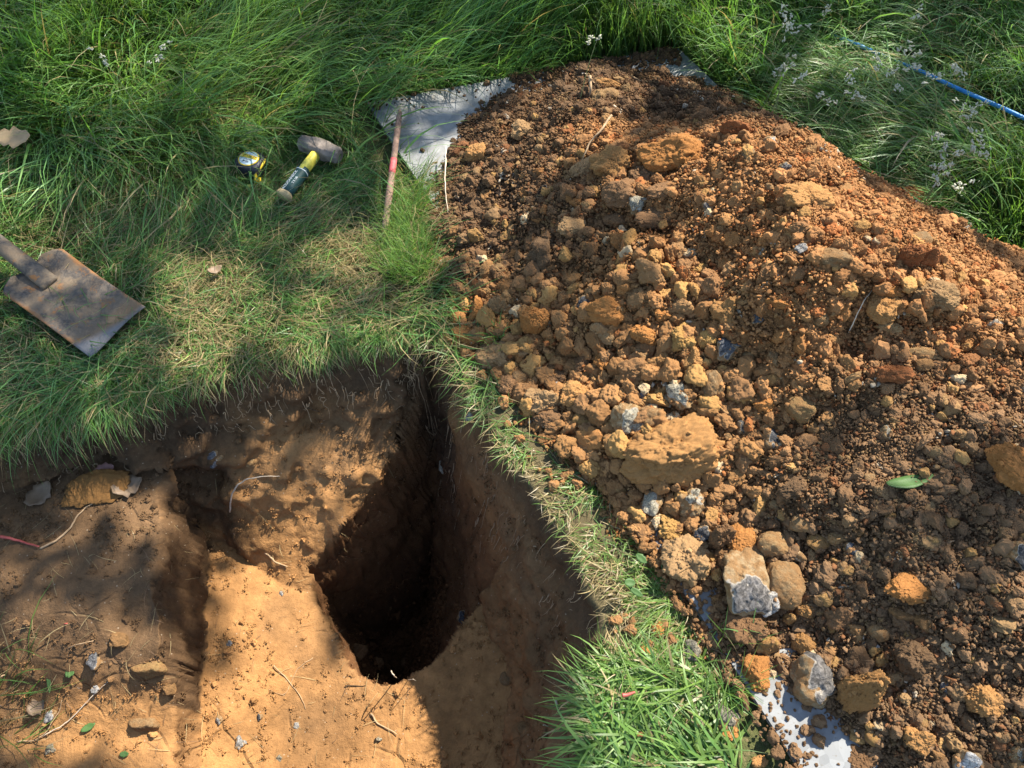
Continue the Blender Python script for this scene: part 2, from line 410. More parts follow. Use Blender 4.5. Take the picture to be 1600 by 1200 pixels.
benchm = sm(-.70, -.78, X)*sm(-.32, -.24, Z)*sm(.5, .2, steep)
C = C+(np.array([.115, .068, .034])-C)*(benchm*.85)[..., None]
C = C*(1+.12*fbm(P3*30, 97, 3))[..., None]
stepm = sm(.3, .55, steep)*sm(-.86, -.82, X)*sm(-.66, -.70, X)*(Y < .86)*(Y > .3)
C = C+(np.array([.075, .043, .021])-C)*(stepm*.85)[..., None]  # shelf step face painted dark, its shadow put into the soil colour
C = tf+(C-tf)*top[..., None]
def grid_faces(ny, nx, keep=None):
    i = np.arange(ny*nx).reshape(ny, nx)
    q = np.stack([i[:-1, :-1], i[:-1, 1:], i[1:, 1:], i[1:, :-1]], -1)
    if keep is not None: q = q[keep]
    return q.reshape(-1, 4)
ny, nx = Z.shape
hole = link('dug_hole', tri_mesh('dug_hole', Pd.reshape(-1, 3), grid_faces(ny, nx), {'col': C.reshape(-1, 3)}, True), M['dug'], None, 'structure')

# ground sheet round the hole patch, out to the horizon
x0, x1, y0, y1 = GX[0], GX[-1], GY[0], GY[-1]; B = 250.0
gv = [(-B, -B, 0), (B, -B, 0), (B, B, 0), (-B, B, 0), (x0, y0, 0), (x1, y0, 0), (x1, y1, 0), (x0, y1, 0)]
gme = bpy.data.meshes.new('ground'); gme.from_pydata(gv, [], [(0, 1, 5, 4), (1, 2, 6, 5), (2, 3, 7, 6), (3, 0, 4, 7)])
link('ground', gme, M['turf'], None, 'structure')

# ------------------------------------------------------------------ the spoil heap (height field)
cp = [(690, 200, 0), (668, 290, 0), (655, 350, 0), (650, 420, 0), (700, 515, 0), (770, 585, 0), (830, 655, 0), (895, 740, 0), (955, 815, 0), (1005, 885, 0), (1050, 960, 0), (1115, 1050, 0), (1205, 1070, 0.01), (1290, 1120, .012), (1360, 1180, .012), (1400, 1240, .01),
      (760, 155, 0), (880, 112, 0), (960, 104, .0), (1050, 118, .012), (1115, 142, .01), (1190, 182, .02),
      (930, 128, .12), (860, 165, .10), (780, 230, .07), (740, 330, .05), (740, 420, .05), (850, 300, .14), (950, 200, .18), (1050, 170, .14), (1000, 265, .26), (1060, 225, .28), (1130, 200, .25), (1200, 218, .345), (1290, 266, .36), (1340, 315, .36), (1430, 362, .325), (1200, 187, 0), (1245, 212, 0), (1290, 236, 0), (1340, 278, 0), (1390, 300, 0), (1440, 314, 0), (1500, 370, 0), (1550, 398, 0), (1600, 424, 0), (1700, 475, 0), (1850, 560, 0),
      (1500, 420, .31), (1600, 480, .29), (1100, 350, .29), (900, 420, .13), (1000, 500, .17), (800, 480, .07), (1100, 500, .22), (1250, 400, .36), (1350, 520, .30), (1500, 550, .30), (1600, 600, .28),
      (900, 600, .06), (1050, 690, .11), (1200, 650, .17), (1350, 700, .22), (1500, 750, .24), (1600, 800, .24), (1100, 850, .06), (1250, 900, .1), (1400, 950, .14), (1550, 1000, .17), (1270, 1050, .04), (1430, 1130, .06), (1550, 1180, .11)]
cpw = np.array([at(u, v, z) for u, v, z in cp])
extra = np.array([(1.05, 1.8, -.12), (1.35, 1.55, -.12), (1.65, 1.25, -.1), (1.85, .9, -.04), (1.85, .3, -.02), (1.5, -.25, -.02), (1.0, -.3, -.02), (.62, .0, -.02), (1.3, .5, .22), (1.25, .95, .2), (1.2, .0, .1), (.35, 2.3, -.1), (-.2, 2.1, -.1), (-.6, 1.5, -.15), (-.4, 1.1, -.15), (0, .6, -.15), (.3, .2, -.15), (.8, 2.1, -.1), (1.5, 1.8, -.15)])
cpw = np.vstack([cpw, extra])
def tps(r2): return r2*np.log(r2+1e-9)
def rbf_fit(Pc, lam=2e-3):
    n = len(Pc); D = ((Pc[:, None, :2]-Pc[None, :, :2])**2).sum(-1); A = np.zeros((n+3, n+3)); A[:n, :n] = tps(D)+lam*np.eye(n)
    A[:n, n] = 1; A[:n, n+1:] = Pc[:, :2]; A[n:, :n] = A[:n, n:].T
    return np.linalg.solve(A, np.r_[Pc[:, 2], 0, 0, 0])
W_ = rbf_fit(cpw)
def heap_base(x, y):
    o = W_[-3]+W_[-2]*x+W_[-1]*y
    for (px, py, _), wgt in zip(cpw, W_[:-3]): o = o+wgt*tps((x-px)**2+(y-py)**2)
    return o
def heap_height(x, y):
    h = heap_base(x, y); e = sm(-.03, .06, h)
    f1, b1 = worley2(x*17+.6*fbm(xyz(x*20, y*20), 5, 2), y*17, 3); f2, b2 = worley2(x*44, y*44, 9)
    u, v, _ = proj(xyz(x, y, h))
    coarse = np.clip(1-np.hypot((u-960)/380, (v-620)/420), 0, 1)**.5*.8+.3
    l = coarse*(.018*(b1-.3)*(1-sm(.2, .75, f1))-.006)+.006*(b2-.2)*(1-sm(.15, .7, f2))
    big = .05*fbm(xyz(x*5, y*5), 13, 4)+.03*fbm(xyz(x*14, y*14), 14, 3)
    hollow = -.05*np.exp(-(((u-1345)/45)**2+((v-505)/50)**2)) - .04*np.exp(-(((u-1130)/60)**2+((v-390)/30)**2))-.04*np.exp(-(((u-1000)/90)**2+((v-335)/25)**2))
    return h+e*(l+big+hollow-.012*coarse)+.004*fbm(xyz(x*60, y*60), 15, 3)
HX = np.arange(-.5, 1.9, .0058); HY = np.arange(-.35, 2.3, .0058)
HXg, HYg = np.meshgrid(HX, HY); HZ = heap_height(HXg, HYg)
u_, v_, _ = proj(xyz(HXg, HYg, HZ))
# soil colours of the heap: darker topsoil at the far end, orange subsoil on the crest, brown loam low on the near side
topsoil = np.array([.088, .053, .028]); clay = np.array([.275, .132, .05]); loam = np.array([.148, .088, .045]); ochre = np.array([.235, .12, .046])
def heap_col(x, y, u, v, seed=0):
    n = fbm(xyz(x*4, y*4), 23, 4)
    fcl = np.exp(-(((u-1330)/330)**2+((v-380)/230)**2)); foc = np.exp(-(((u-960)/280)**2+((v-620)/260)**2))
    ftop = np.clip(sm(240, 130, v+60*n-(u-1100)*.05), 0, 1)*.9+.55*sm(1020, 800, u+120*n)*sm(520, 380, v)+.6*np.exp(-(((u-850)/130)**2+((v-350)/110)**2))
    flo = sm(0, 1, 1.3*np.exp(-(((u-1500)/330)**2+((v-930)/300)**2)))+.5*np.exp(-(((u-1380)/90)**2+((v-600)/90)**2))
    wts = np.stack([ftop*1.2+.03, fcl*1.2+.08+.35*np.clip(n, 0, 1), flo*1.3+.06, foc*1.1+.12], -1)**2
    wts /= wts.sum(-1)[..., None]
    return wts@np.stack([topsoil, clay, loam, ochre])
HC = heap_col(HXg, HYg, u_, v_)*(1+.18*fbm(xyz(HXg*25, HYg*25), 33, 3))[..., None]*.9
hk = np.maximum.reduce([HZ[:-1, :-1], HZ[1:, :-1], HZ[:-1, 1:], HZ[1:, 1:]]) > -.006
ny, nx = HZ.shape
hme = tri_mesh('spoil_heap', xyz(HXg, HYg, HZ).reshape(-1, 3), grid_faces(ny, nx, hk), {'col': HC.reshape(-1, 3)}, True)
heap = link('spoil_heap', hme, M['heap'])
tag(heap, 'heap of orange-brown spoil dug from the hole, tipped over the grey board', 'soil heap')

def lookup(GXa, GYa, G, x, y):
    fx = np.clip((x-GXa[0])/(GXa[1]-GXa[0]), 0, len(GXa)-1.001); fy = np.clip((y-GYa[0])/(GYa[1]-GYa[0]), 0, len(GYa)-1.001)
    i = fx.astype(int); j = fy.astype(int); a = fx-i; b = fy-j
    return (G[j, i]*(1-a)+G[j, i+1]*a)*(1-b)+(G[j+1, i]*(1-a)+G[j+1, i+1]*a)*b
def inbox(x, y, a, b): return (x > a[0]) & (x < a[-1]) & (y > b[0]) & (y < b[-1])
def surf(x, y):
    x = np.asarray(x, float); y = np.asarray(y, float)
    z = np.where(inbox(x, y, GX, GY), lookup(GX, GY, Z, x, y), 0.0)
    h = np.where(inbox(x, y, HX, HY), lookup(HX, HY, HZ, x, y), -1)
    return np.where(h > 0.0, np.maximum(z, h), z)
def heap_at(x, y): return np.where(inbox(x, y, HX, HY), lookup(HX, HY, HZ, x, y), -1.0)
def hit(u, v):
    d = ray(u, v); t = np.linspace(.9, 4.0, 1600); p = np.array([0, 0, CAM_H])+d*t[:, None]
    k = np.argmax(p[:, 2] <= surf(p[:, 0], p[:, 1])); return p[k]

# ------------------------------------------------------------------ the board under the heap
bc = np.array([(-.425, 1.895), (.515, 2.16), (1.47, .37), (.56, .02)])
bm = bmesh.new()
vs = [bm.verts.new((x, y, .012)) for x, y in bc]; vt = [bm.verts.new((x, y, .024)) for x, y in bc]
bm.faces.new(vt); bm.faces.new(vs[::-1])
for i in range(4): bm.faces.new((vs[i], vs[(i+1) % 4], vt[(i+1) % 4], vt[i]))
bmesh.ops.recalc_face_normals(bm, faces=bm.faces)
board = bm_obj('board', bm, M['board'])
tag(board, 'weathered pale grey board lying on the grass, mostly buried by the spoil heap', 'board')

# ------------------------------------------------------------------ stones and clods
def ico(sub):
    b = bmesh.new(); bmesh.ops.create_icosphere(b, subdivisions=sub, radius=1.0)
    V = np.array([v.co[:] for v in b.verts]); T = np.array([[v.index for v in f.verts] for f in b.faces]); b.free(); return V, T
ICO = {k: ico(k) for k in (1, 2, 3, 4, 5, 6)}
def chunk_mesh(name, sub, seed, planes=9, soft=10, rough=.16, fine=.05, faces=0, lob=0.0, lump=0.0):
    r = np.random.default_rng(seed); V, T = ICO[sub]
    n = r.normal(size=(planes, 3)); n /= np.linalg.norm(n, axis=1)[:, None]; o = r.uniform(.62, 1.0, planes)
    d = V@n.T; q = np.where(d > .02, o/np.maximum(d, .02), 60.)
    q = np.concatenate([q, np.full((len(V), 1), 1.12)], 1)
    rad = (np.sum(q**(-soft), 1))**(-1/soft)
    rad = rad*(1+rough*fbm(V*1.7+seed, seed, 4, .55)+fine*fbm(V*7+seed, seed+3, 4, .6))
    if lob: rad = rad*(1+lob*fbm(V*1.1+seed*3, seed+9, 2))
    if lump:
        Pw = V*rad[:, None]; Pw = Pw+.12*np.stack([fbm(Pw*3+5*k, seed+k, 2) for k in range(3)], -1)
        for fq, am in ((3.2, .8), (7.5, .75), (15., .5)):
            f1, b1 = worley3(Pw*fq+seed, seed); rad = rad+lump*am*((.55-f1)*.7+.55*(b1-.5)*(1-sm(.3, .8, f1)))
        cr = np.abs(fbm(V*2.1+seed, seed+21, 3)); rad = rad-lump*.5*(1-sm(.0, .06, cr))
    P = V*rad[:, None]
    f = np.zeros(len(V))
    for k in range(faces):
        m = P@n[k]; f = np.maximum(f, sm(-.22, .0, m-o[k]*.86+.06*fbm(V*4, seed+k, 3)))
    me = tri_mesh(name, P, T, {'face': f}, True)
    if faces: me['fn'] = [float(q) for q in n[0]]
    return me
CLOD = [chunk_mesh('clod', 6, 100+i, 7+i % 4, 45+i % 3*12, .3+.06*(i % 3), .07, 0, .12*(i % 2), .085+.04*(i % 2)) for i in range(10)]
CLODS = [chunk_mesh('clod', 5, 200+i, 6+i % 3, 45+i % 4*8, .32, .08, 0, .1*(i % 2), .06+.05*(i % 3)) for i in range(12)]
SLAB = [chunk_mesh('clod', 6, 300+i, 6, 70, .3, .07, 0, .12, .1) for i in range(4)]
STONE = [chunk_mesh('stone', 5, 400+i, 7, 10, .2, .05) for i in range(6)]
PEBB = [chunk_mesh('stone', 4, 450+i, 6, 4.5, .14, .03) for i in range(4)]
FLINT = [chunk_mesh('flint', 5, 500+i, 7, 14, .24, .04, 1+i % 2, .3) for i in range(6)]
KNOB = [chunk_mesh('flint', 5, 540+i, 6, 9, .34, .05, 1, .4) for i in range(4)]
for L in (CLOD, CLODS, SLAB):
    for m_ in L: m_.materials.append(M['clod'])
for L in (FLINT, KNOB):
    for m_ in L: m_.materials.append(M['flint'])
for L in (STONE, PEBB):
    for m_ in L: m_.materials.append(M['pebble'])

COLS = {'orange': (.33, .145, .043), 'ochre': (.325, .168, .06), 'brown': (.175, .096, .045), 'red-brown': (.215, .082, .03), 'tan': (.29, .175, .08), 'dark brown': (.11, .066, .034), 'yellow': (.36, .205, .066)}
STC = {'tan': (1, 1, 1), 'cream': (1.28, 1.27, 1.2), 'grey': (.98, 1.0, 1.03), 'white': (1.33, 1.34, 1.34), 'yellow': (1.2, 1.05, .7), 'olive': (.95, .92, .75), 'brown': (.68, .58, .48)}
PLACED = []      # (x,y,r)
ITEMS = []       # every clod and stone, for its label
def put(mesh, name, p, size, col, rot=None, sink=.3, tilt=.35):
    o = link(name, mesh)
    o.location = Vector(p)+Vector((0, 0, size[2]*(.5-sink)))
    e = rot if rot is not None else random.uniform(0, 6.28)
    o.rotation_euler = (random.uniform(-tilt, tilt), random.uniform(-tilt, tilt), e)
    o.scale = (size[0]*.5, size[1]*.5, size[2]*.5)
    if name == 'flint' and 'fn' in mesh:
        tv = Vector((random.uniform(-.45, .45), random.uniform(-.75, -.1), .8)).normalized()
        o.rotation_mode = 'QUATERNION'; o.rotation_quaternion = Vector(mesh['fn'][:]).rotation_difference(tv)
        g_ = (size[0]*size[1]*size[2])**(1/3)*.5; o.scale = (g_*.6+size[0]*.2, g_*.6+size[1]*.2, g_*.6+size[2]*.2)
    q_ = random.uniform(.88, 1.12); o.color = (*[min(2.5, c*q_) for c in col], 1)
    PLACED.append((p[0], p[1], max(size[0], size[1])*.5))
    return o
# hand placed: u, v, width px, height px, kind, colour, label (or None), landmark name (or None), roll in degrees
NOTE = [
 (1050,238,92,60,'clod','orange','largest rough orange clod on the heap crest, in front of the topsoil','big crest clod',0),
 (913,262,48,28,'slab','tan','smooth tan clod with a spade-cut face below the dangling root','spade-cut clod',30),
 (957,250,55,44,'clod','ochre',None,None,0),(1050,290,72,26,'slab','brown','long flat brown slab below the big crest clod','long brown slab',12),
 (972,298,55,44,'clod','brown',None,None,0),(1006,272,46,32,'clod','brown',None,None,20),
 (1203,224,20,20,'flint','white','small bright white chip on top of the heap crest','white crest chip',0),
 (1168,240,20,22,'pebble','tan','small oval tan pebble just beside the white crest chip','oval crest pebble',0),
 (1090,222,24,14,'stone','cream','pale flat stone stuck to the big crest clod',None,0),
 (953,148,30,20,'stone','cream','cream blocky stone beside the pale roots at the far end','cream far stone',-20),
 (950,130,32,16,'clod','ochre',None,None,0),(1098,182,28,26,'clod','brown',None,None,0),(1150,200,58,28,'clod','red-brown','wide red-brown clod at the edge of the far topsoil','wide red-brown clod',0),
 (995,318,44,28,'flint','cream','black and white flint nodule below the long brown slab','black and white flint',0),
 (1080,312,20,10,'flint','white','slim white flint sliver at the end of the long brown slab',None,10),
 (1035,338,72,40,'slab','brown',None,None,8),(972,342,48,26,'slab','brown',None,None,0),(895,352,40,30,'slab','tan',None,None,0),
 (852,395,50,44,'clod','dark brown','broad dark clod in the dip near the leaning root',None,0),
 (835,495,40,62,'slab','orange','upright curved orange clod with a smooth spade face','upright orange clod',80),
 (913,472,26,28,'flint','grey',None,None,0),(945,480,58,42,'clod','orange',None,None,0),(938,515,36,50,'clod','tan',None,None,0),
 (1064,523,42,42,'clod','yellow','yellow rounded clod near the standing grey flint, the farther from it','yellow clod pair',0),(1107,525,32,32,'clod','yellow','yellow blocky clod right against the standing grey flint',None,0),
 (1134,545,28,46,'flint','grey','smooth grey flint standing upright with a white edge','standing grey flint',80),
 (1010,520,46,36,'clod','orange',None,None,0),(1002,553,28,22,'stone','tan',None,None,0),(1082,556,30,32,'clod','ochre',None,None,0),(943,566,28,40,'clod','orange',None,None,0),(912,566,27,35,'clod','brown',None,None,0),
 (1092,420,32,20,'clod','yellow',None,None,0),(1137,478,42,48,'clod','ochre',None,None,40),(1035,488,32,24,'clod','orange',None,None,0),
 (688,418,24,24,'flint','yellow','yellow-nosed flint at the heap edge beside the lit grass','yellow-nosed flint',0),(672,432,30,34,'clod','brown',None,None,0),
 (728,520,40,30,'slab','orange','flat orange slab at the heap foot above the hole corner','flat orange slab',-20),(778,478,28,42,'clod','tan',None,None,80),(748,482,30,40,'clod','orange',None,None,0),
 (772,556,54,46,'clod','tan','large tan clod with a pale flat face at the heap foot','pale-faced clod',0),(813,590,24,26,'stone','grey','grey stone lying among brown clods beside the pale-faced clod','grey foot stone',0),
 (795,603,34,34,'clod','brown',None,None,0),(853,622,52,42,'clod','tan',None,None,0),(870,604,17,17,'flint','white','little white flint chip caught between two tan clods',None,0),(897,614,52,36,'clod','ochre',None,None,0),
 (870,588,28,26,'clod','brown',None,None,0),(862,655,54,32,'clod','brown',None,None,0),(912,657,37,32,'stone','yellow','smooth yellow stone near the flint with a grey face','smooth yellow stone',0),
 (980,652,48,42,'flint','cream','flint with a broad grey broken face ringed in white','grey-faced flint',20),
 (1052,698,134,92,'clod','ochre','largest clod of all, a broad ochre lump low on the heap','largest ochre clod',10),
 (1065,614,62,38,'knob','cream','knobbly cream flint between the largest clod and the grey flint','knobbly cream flint',15),
 (1198,630,38,24,'clod','orange',None,None,0),(1253,635,44,36,'stone','olive','olive-tan angular stone at the edge of the fine crumbs','olive stone',-20),
 (1075,780,66,32,'knob','cream','bone-shaped pale flint below the largest clod','bone-shaped flint',-12),(1015,784,30,44,'flint','cream','pale flint tapering to a white tail above the turf strip','tailed flint',80),
 (1053,818,56,40,'clod','yellow',None,None,0),(1097,828,27,36,'flint','grey','narrow grey flint leaning on a long brown clod','narrow grey flint',60),(1120,832,38,72,'clod','brown',None,None,75),
 (1155,835,52,42,'slab','orange','bright orange wedge of clay standing on edge','orange wedge',40),(1205,848,44,40,'stone','cream','cream stone with a white corner beyond the cavity flint','cream corner stone',0),
 (1248,812,42,28,'pebble','tan','egg-shaped tan stone at the edge of the loam','egg-shaped stone',-20),(1277,842,34,28,'stone','yellow',None,None,0),(1306,838,24,28,'stone','cream',None,None,0),
 (1327,856,20,26,'flint','grey','small black and white flint standing in the loam','small striped flint',80),(1240,757,46,28,'clod','dark brown',None,None,20),
 (1072,864,62,62,'clod','tan','big blunt tan clod near the leaves of the turf strip','blunt tan clod',0),(1008,849,30,17,'pebble','yellow','flat yellow pebble beside the bright turf strip','flat yellow pebble',0),
 (1158,890,72,100,'knob','tan','large tan flint nodule split open beside its white cavity','split flint nodule',70),(1197,930,38,66,'flint','white','white-rimmed hollow flint half with a black core','white-rimmed flint half',70),
 (1220,905,64,62,'stone','tan','broad tan stone leaning over the white-rimmed flint half','broad tan stone',-30),(1285,930,30,28,'pebble','tan',None,None,0),(1258,950,26,25,'clod','ochre',None,None,0),(1281,952,24,14,'pebble','grey',None,None,0),
 (1229,962,17,36,'stone','yellow','slim upright yellow stone below the white-rimmed flint half','slim yellow stone',85),(1195,1002,34,40,'stone','yellow','pale yellow stone between the turf strip and cavity flint',None,60),(1165,972,50,48,'clod','brown',None,None,0),
 (1253,1003,34,34,'clod','ochre',None,None,0),(1077,1015,38,28,'flint','cream','cream flint with a lilac-grey face in the turf edge','lilac-faced flint',0),(1178,1042,44,46,'clod','orange',None,None,0),
 (1270,1058,92,60,'flint','tan','biggest flint, a grey-brown block low on the heap','biggest flint block',-15),(1287,1028,27,19,'clod','brown',None,None,0),
 (1333,1062,46,104,'clod','ochre','long upright ochre clod beside the biggest flint block','long ochre clod',80),(1312,957,38,44,'clod','brown',None,None,0),
 (1363,1012,14,24,'flint','white','small pure white flint flake beside the long ochre clod','white flake',70),(1372,982,30,28,'stone','tan',None,None,0),
 (1420,1020,46,58,'clod','dark brown',None,None,70),(1410,957,42,32,'stone','brown',None,None,-20),(1443,970,30,26,'stone','brown',None,None,0),
 (1367,1146,30,28,'pebble','yellow','round yellow stone with a hollow top near the board','hollow round stone',0),(1508,1188,48,36,'flint','white','brown flint broken to a white and blue-grey core','white-cored flint',0),
 (1590,1176,34,18,'flint','cream',None,None,0),(1436,1120,24,26,'pebble','olive',None,None,0),(1437,1148,40,36,'clod','ochre',None,None,0),(1345,1180,46,40,'clod','brown',None,None,0),
 (1425,908,70,44,'slab','orange','flat bright orange slab lying alone on the brown loam','lone orange slab',12),
 (1262,308,68,48,'clod','ochre','pale ochre clod embedded high on the crest',None,0),(1437,372,42,38,'pebble','tan','round tan cobble near the top of the heap','round cobble',0),
 (1298,400,58,32,'stone','tan','long tan angular stone below the pale ochre crest clod','long tan stone',-5),(1252,388,26,18,'flint','white','dirty white stone beside the long tan stone','dirty white stone',0),
 (1417,402,30,48,'clod','red-brown','taller red-brown clod standing below the round cobble','taller red-brown clod',85),(1445,402,26,36,'clod','red-brown',None,None,80),
 (1458,458,66,42,'clod','tan','broad crumbly tan clod below the round cobble',None,0),(1395,450,46,22,'slab','orange','thin orange clay plate beside the broad tan clod','orange plate',-10),
 (1380,478,46,46,'clod','ochre',None,None,0),(1388,510,36,18,'stone','cream','pale wedge-shaped stone at the lip of the hollow','pale wedge stone',-10),(1438,550,46,20,'pebble','cream','long pale oval pebble below the hollow','long oval pebble',-12),
 (1437,568,30,22,'stone','brown',None,None,0),(1390,582,52,40,'clod','red-brown',None,None,-20),(1217,470,38,20,'slab','orange',None,None,-15),(1420,302,36,30,'clod','red-brown',None,None,0),
 (1582,722,60,70,'slab','orange','big smooth orange slab at the heap edge beyond the green leaf','big smooth slab',40),(1535,1090,50,46,'clod','ochre',None,None,0),
 (1590,860,34,36,'flint','grey',None,None,0),(1330,858,0,0,None,None,None,None,0),
 (815,205,38,30,'clod','tan',None,None,0),(812,118,20,18,'pebble','brown','round brown pebble at the far left foot of the heap',None,0),(838,118,34,18,'clod','brown',None,None,0),(1033,82,22,18,'clod','ochre','single ochre clod sitting on the far corner of the board',None,0),
 (690,228,18,20,'pebble','tan','round tan pebble at the edge of the pale board','round edge pebble',0),(745,240,32,30,'clod','ochre',None,None,0),(845,232,18,18,'stone','tan',None,None,0),
 (1135,1118,38,36,'flint','cream','speckled cream flint lying on the near turf strip','speckled turf flint',0),(1133,1142,32,24,'clod','orange','orange clod tucked against the speckled turf flint',None,0),(1183,1187,26,16,'clod','ochre','ochre crumb lying in the grass at the near board edge',None,0),
 (1028,980,24,26,'clod','orange','lone orange clod on the dry thatch of the turf strip',None,0),(1020,1012,34,22,'clod','orange',None,None,0),(1500,675,28,18,'stone','cream',None,None,0),(1385,675,20,20,'flint','cream',None,None,0),(1355,745,24,18,'pebble','tan',None,None,0),
 (1335,258,20,26,'clod','red-brown','red clod lying in the grass just behind the heap',None,0),(1415,280,22,16,'clod','brown','brown clod half hidden in the grass behind the heap',None,0),
]
VAR = {'clod': CLOD, 'slab': SLAB, 'stone': STONE, 'pebble': PEBB, 'flint': FLINT, 'knob': KNOB}
for i, (u, v, wpx, hpx, kind, col, lab, lm, roll) in enumerate(NOTE):
    if kind is None: continue
    p = hit(u, v+hpx*.22); d = proj(p)[2]; wm = wpx*d/FPX; hm = hpx*d/FPX
    c = COLS.get(col, COLS['tan']) if kind in ('clod', 'slab') else STC.get(col, (1, 1, 1))
    mesh = VAR[kind][i % len(VAR[kind])]
    nm = {'slab': 'clod', 'pebble': 'stone', 'knob': 'flint'}.get(kind, kind)
    big = max(wm, hm); sm_ = min(wm, hm)
    if kind == 'slab': size = (wm*1.08, hm*1.05, hm*.75)
    else: size = (wm*1.05, sm_*.55+hm*.5, hm*.95)
    if abs(roll) > 55: size = (wm*1.05, wm*.95, hm*1.05); roll = 0; sk = .22
    else: sk = .3
    o = put(mesh, nm, p, size, c, R(roll)+random.choice((0, math.pi)), sk, .22)
    ITEMS.append([o, nm, col, kind, lab, lm, max(wm, hm)])
N_HAND = len(ITEMS)

# fill: middle-sized clods and stones, denser and coarser on the near slope
tries = 0; nf_clod = 0; nf_st = 0
while (nf_clod < 205 or nf_st < 46) and tries < 60000:
    tries += 1
    u = random.uniform(655, 1620); v = random.uniform(105, 1215)
    coarse = math.exp(-(((u-930)/300)**2+((v-600)/300)**2))
    if random.random() > .07+.93*coarse: continue
    p = hit(u, v)
    if heap_at(np.array(p[0]), np.array(p[1])) < .006: continue
    st = random.random() < .17
    s = random.uniform(.020, .032)+.042*coarse*random.random()**1.2
    if any((p[0]-a)**2+(p[1]-b)**2 < (r*.72+s*.36)**2 for a, b, r in PLACED): continue
    if st:
        if nf_st >= 46: continue
        kind = random.choice(['stone', 'pebble', 'stone', 'flint']); col = random.choice(['tan', 'cream', 'yellow', 'brown', 'grey', 'tan']); s *= .85; nf_st += 1
        mesh = random.choice(VAR[kind]); c = STC[col]; nm = 'flint' if kind == 'flint' else 'stone'
    else:
        if nf_clod >= 205: continue
        kind = 'clod'; nf_clod += 1; nm = 'clod'
        base = heap_col(np.array(p[0]), np.array(p[1]), np.array(u), np.array(v))
        col = random.choice(['orange', 'ochre', 'ochre', 'yellow', 'tan', 'brown']) if coarse > .35 else random.choice(['orange', 'ochre', 'brown', 'red-brown'] if v < 600 else ['brown', 'ochre', 'tan', 'brown'])
        if v < 220: col = 'dark brown'
        c = tuple(.55*np.array(COLS[col])+.45*base*1.15); mesh = random.choice(CLODS)
    o = put(mesh, nm, p, (s*random.uniform(.9, 1.35), s*random.uniform(.8, 1.1), s*random.uniform(.7, 1.0)), c, None, random.uniform(.2, .4), .8)
    ITEMS.append([o, nm, col, kind, None, None, s*1.15])

# labels of the clods and stones: size, colour and what they lie beside or between
LMK = [(np.array(o.location), lm) for o, _, _, _, _, lm, _ in ITEMS if lm]
LMK += [(hit(1413, 760), 'green leaf'), (hit(925, 150), 'pale forked root')]
used = {}
for it in ITEMS:
    o, nm, col, kind, lab, lm, s = it
    if lab is None:
        q = np.array(o.location)
        ds = sorted([(np.linalg.norm(q-a), i) for i, (a, n) in enumerate(LMK)])
        size = 'fist-sized' if s > .062 else 'egg-sized' if s > .042 else 'walnut-sized' if s > .028 else 'grape-sized'
        noun = {'clod': 'clod', 'slab': 'flat clod', 'stone': 'stone', 'pebble': 'smooth pebble', 'flint': 'flint', 'knob': 'knobbly flint'}[kind]
        a, b, c = ds[0][1], ds[1][1], ds[2][1]
        va = LMK[a][0]-q; cand = []
        if ds[0][0] < .055: cand.append(f'{size} {col} {noun} touching the {LMK[a][1]}')
        for j in (b, c, ds[3][1]):
            if float(np.dot(va, LMK[j][0]-q)) < 0: cand.append(f'{size} {col} {noun} between the {LMK[a][1]} and the {LMK[j][1]}')
        for j in (b, c): cand.append(f'{size} {col} {noun} near the {LMK[a][1]}, towards the {LMK[j][1]}')
        for j in (b, c): cand.append(f'{size} {col} {noun} lying by the {LMK[a][1]}, away from the {LMK[j][1]}') if np.dot(LMK[a][0]-q, LMK[j][0]-q) > 0 and np.linalg.norm(LMK[j][0]-q) > np.linalg.norm(LMK[j][0]-LMK[a][0]) else None
        lab = next((k for k in cand if k not in used), None)
        if lab is None: lab = cand[-1]
    used[lab] = used.get(lab, 0)+1
    grp = 'clods of earth on the spoil heap' if nm == 'clod' else 'stones and flints on the spoil heap'
    tag(o, lab, 'soil clod' if nm == 'clod' else ('flint' if nm == 'flint' else 'stone'), grp)

byl = {}
for it in ITEMS: byl.setdefault(it[0]['label'], []).append(it)
for lab, L_ in byl.items():
    if len(L_) == 2:
        for it, w_ in zip(sorted(L_, key=lambda q: -q[6]), ('larger', 'smaller')): it[0]['label'] = w_+' '+lab if len(lab.split()) < 16 else w_+' '+lab.replace(' lying by ', ' by ').replace(' clod', '', 1)
# ------------------------------------------------------------------ crumbs (uncountable): instanced by geometry nodes
crumb_col = bpy.data.collections.new('crumb_shapes')
for i in range(7):
    me = chunk_mesh('crumb', 4 if i < 3 else 3, 600+i, 6, 50, .4, .12, 0, .1, .08); me.polygons.foreach_set('use_smooth', np.zeros(len(me.polygons), bool))
    if i >= 4:
        me.name = 'crumb_bit'; rr_ = np.random.default_rng(700+i); v0 = np.zeros(len(me.vertices)*3); me.vertices.foreach_get('co', v0); v0 = v0.reshape(-1, 3)
        bv0, bt0 = ICO[2]; VV, TT, o_ = [], [], 0
        for q in range(16):
            rs = .16*(1+1.1*rr_.pareto(2.5)); rs = min(rs, .55); pos_ = rr_.normal(0, .95, 3)*np.array([1, 1, .35]); pn_ = bv0*(1+.95*fbm(bv0*2.1+q*3, q, 2))[:, None]*rs*rr_.uniform(.5, 1.45, 3)
            VV.append(pn_+pos_); TT.append(bt0+o_); o_ += len(bv0)
        me = tri_mesh('crumb_cluster', np.vstack(VV), np.vstack(TT), None, False)
    me.materials.append(M['crumb'])
    crumb_col.objects.link(bpy.data.objects.new(f'crumb', me))
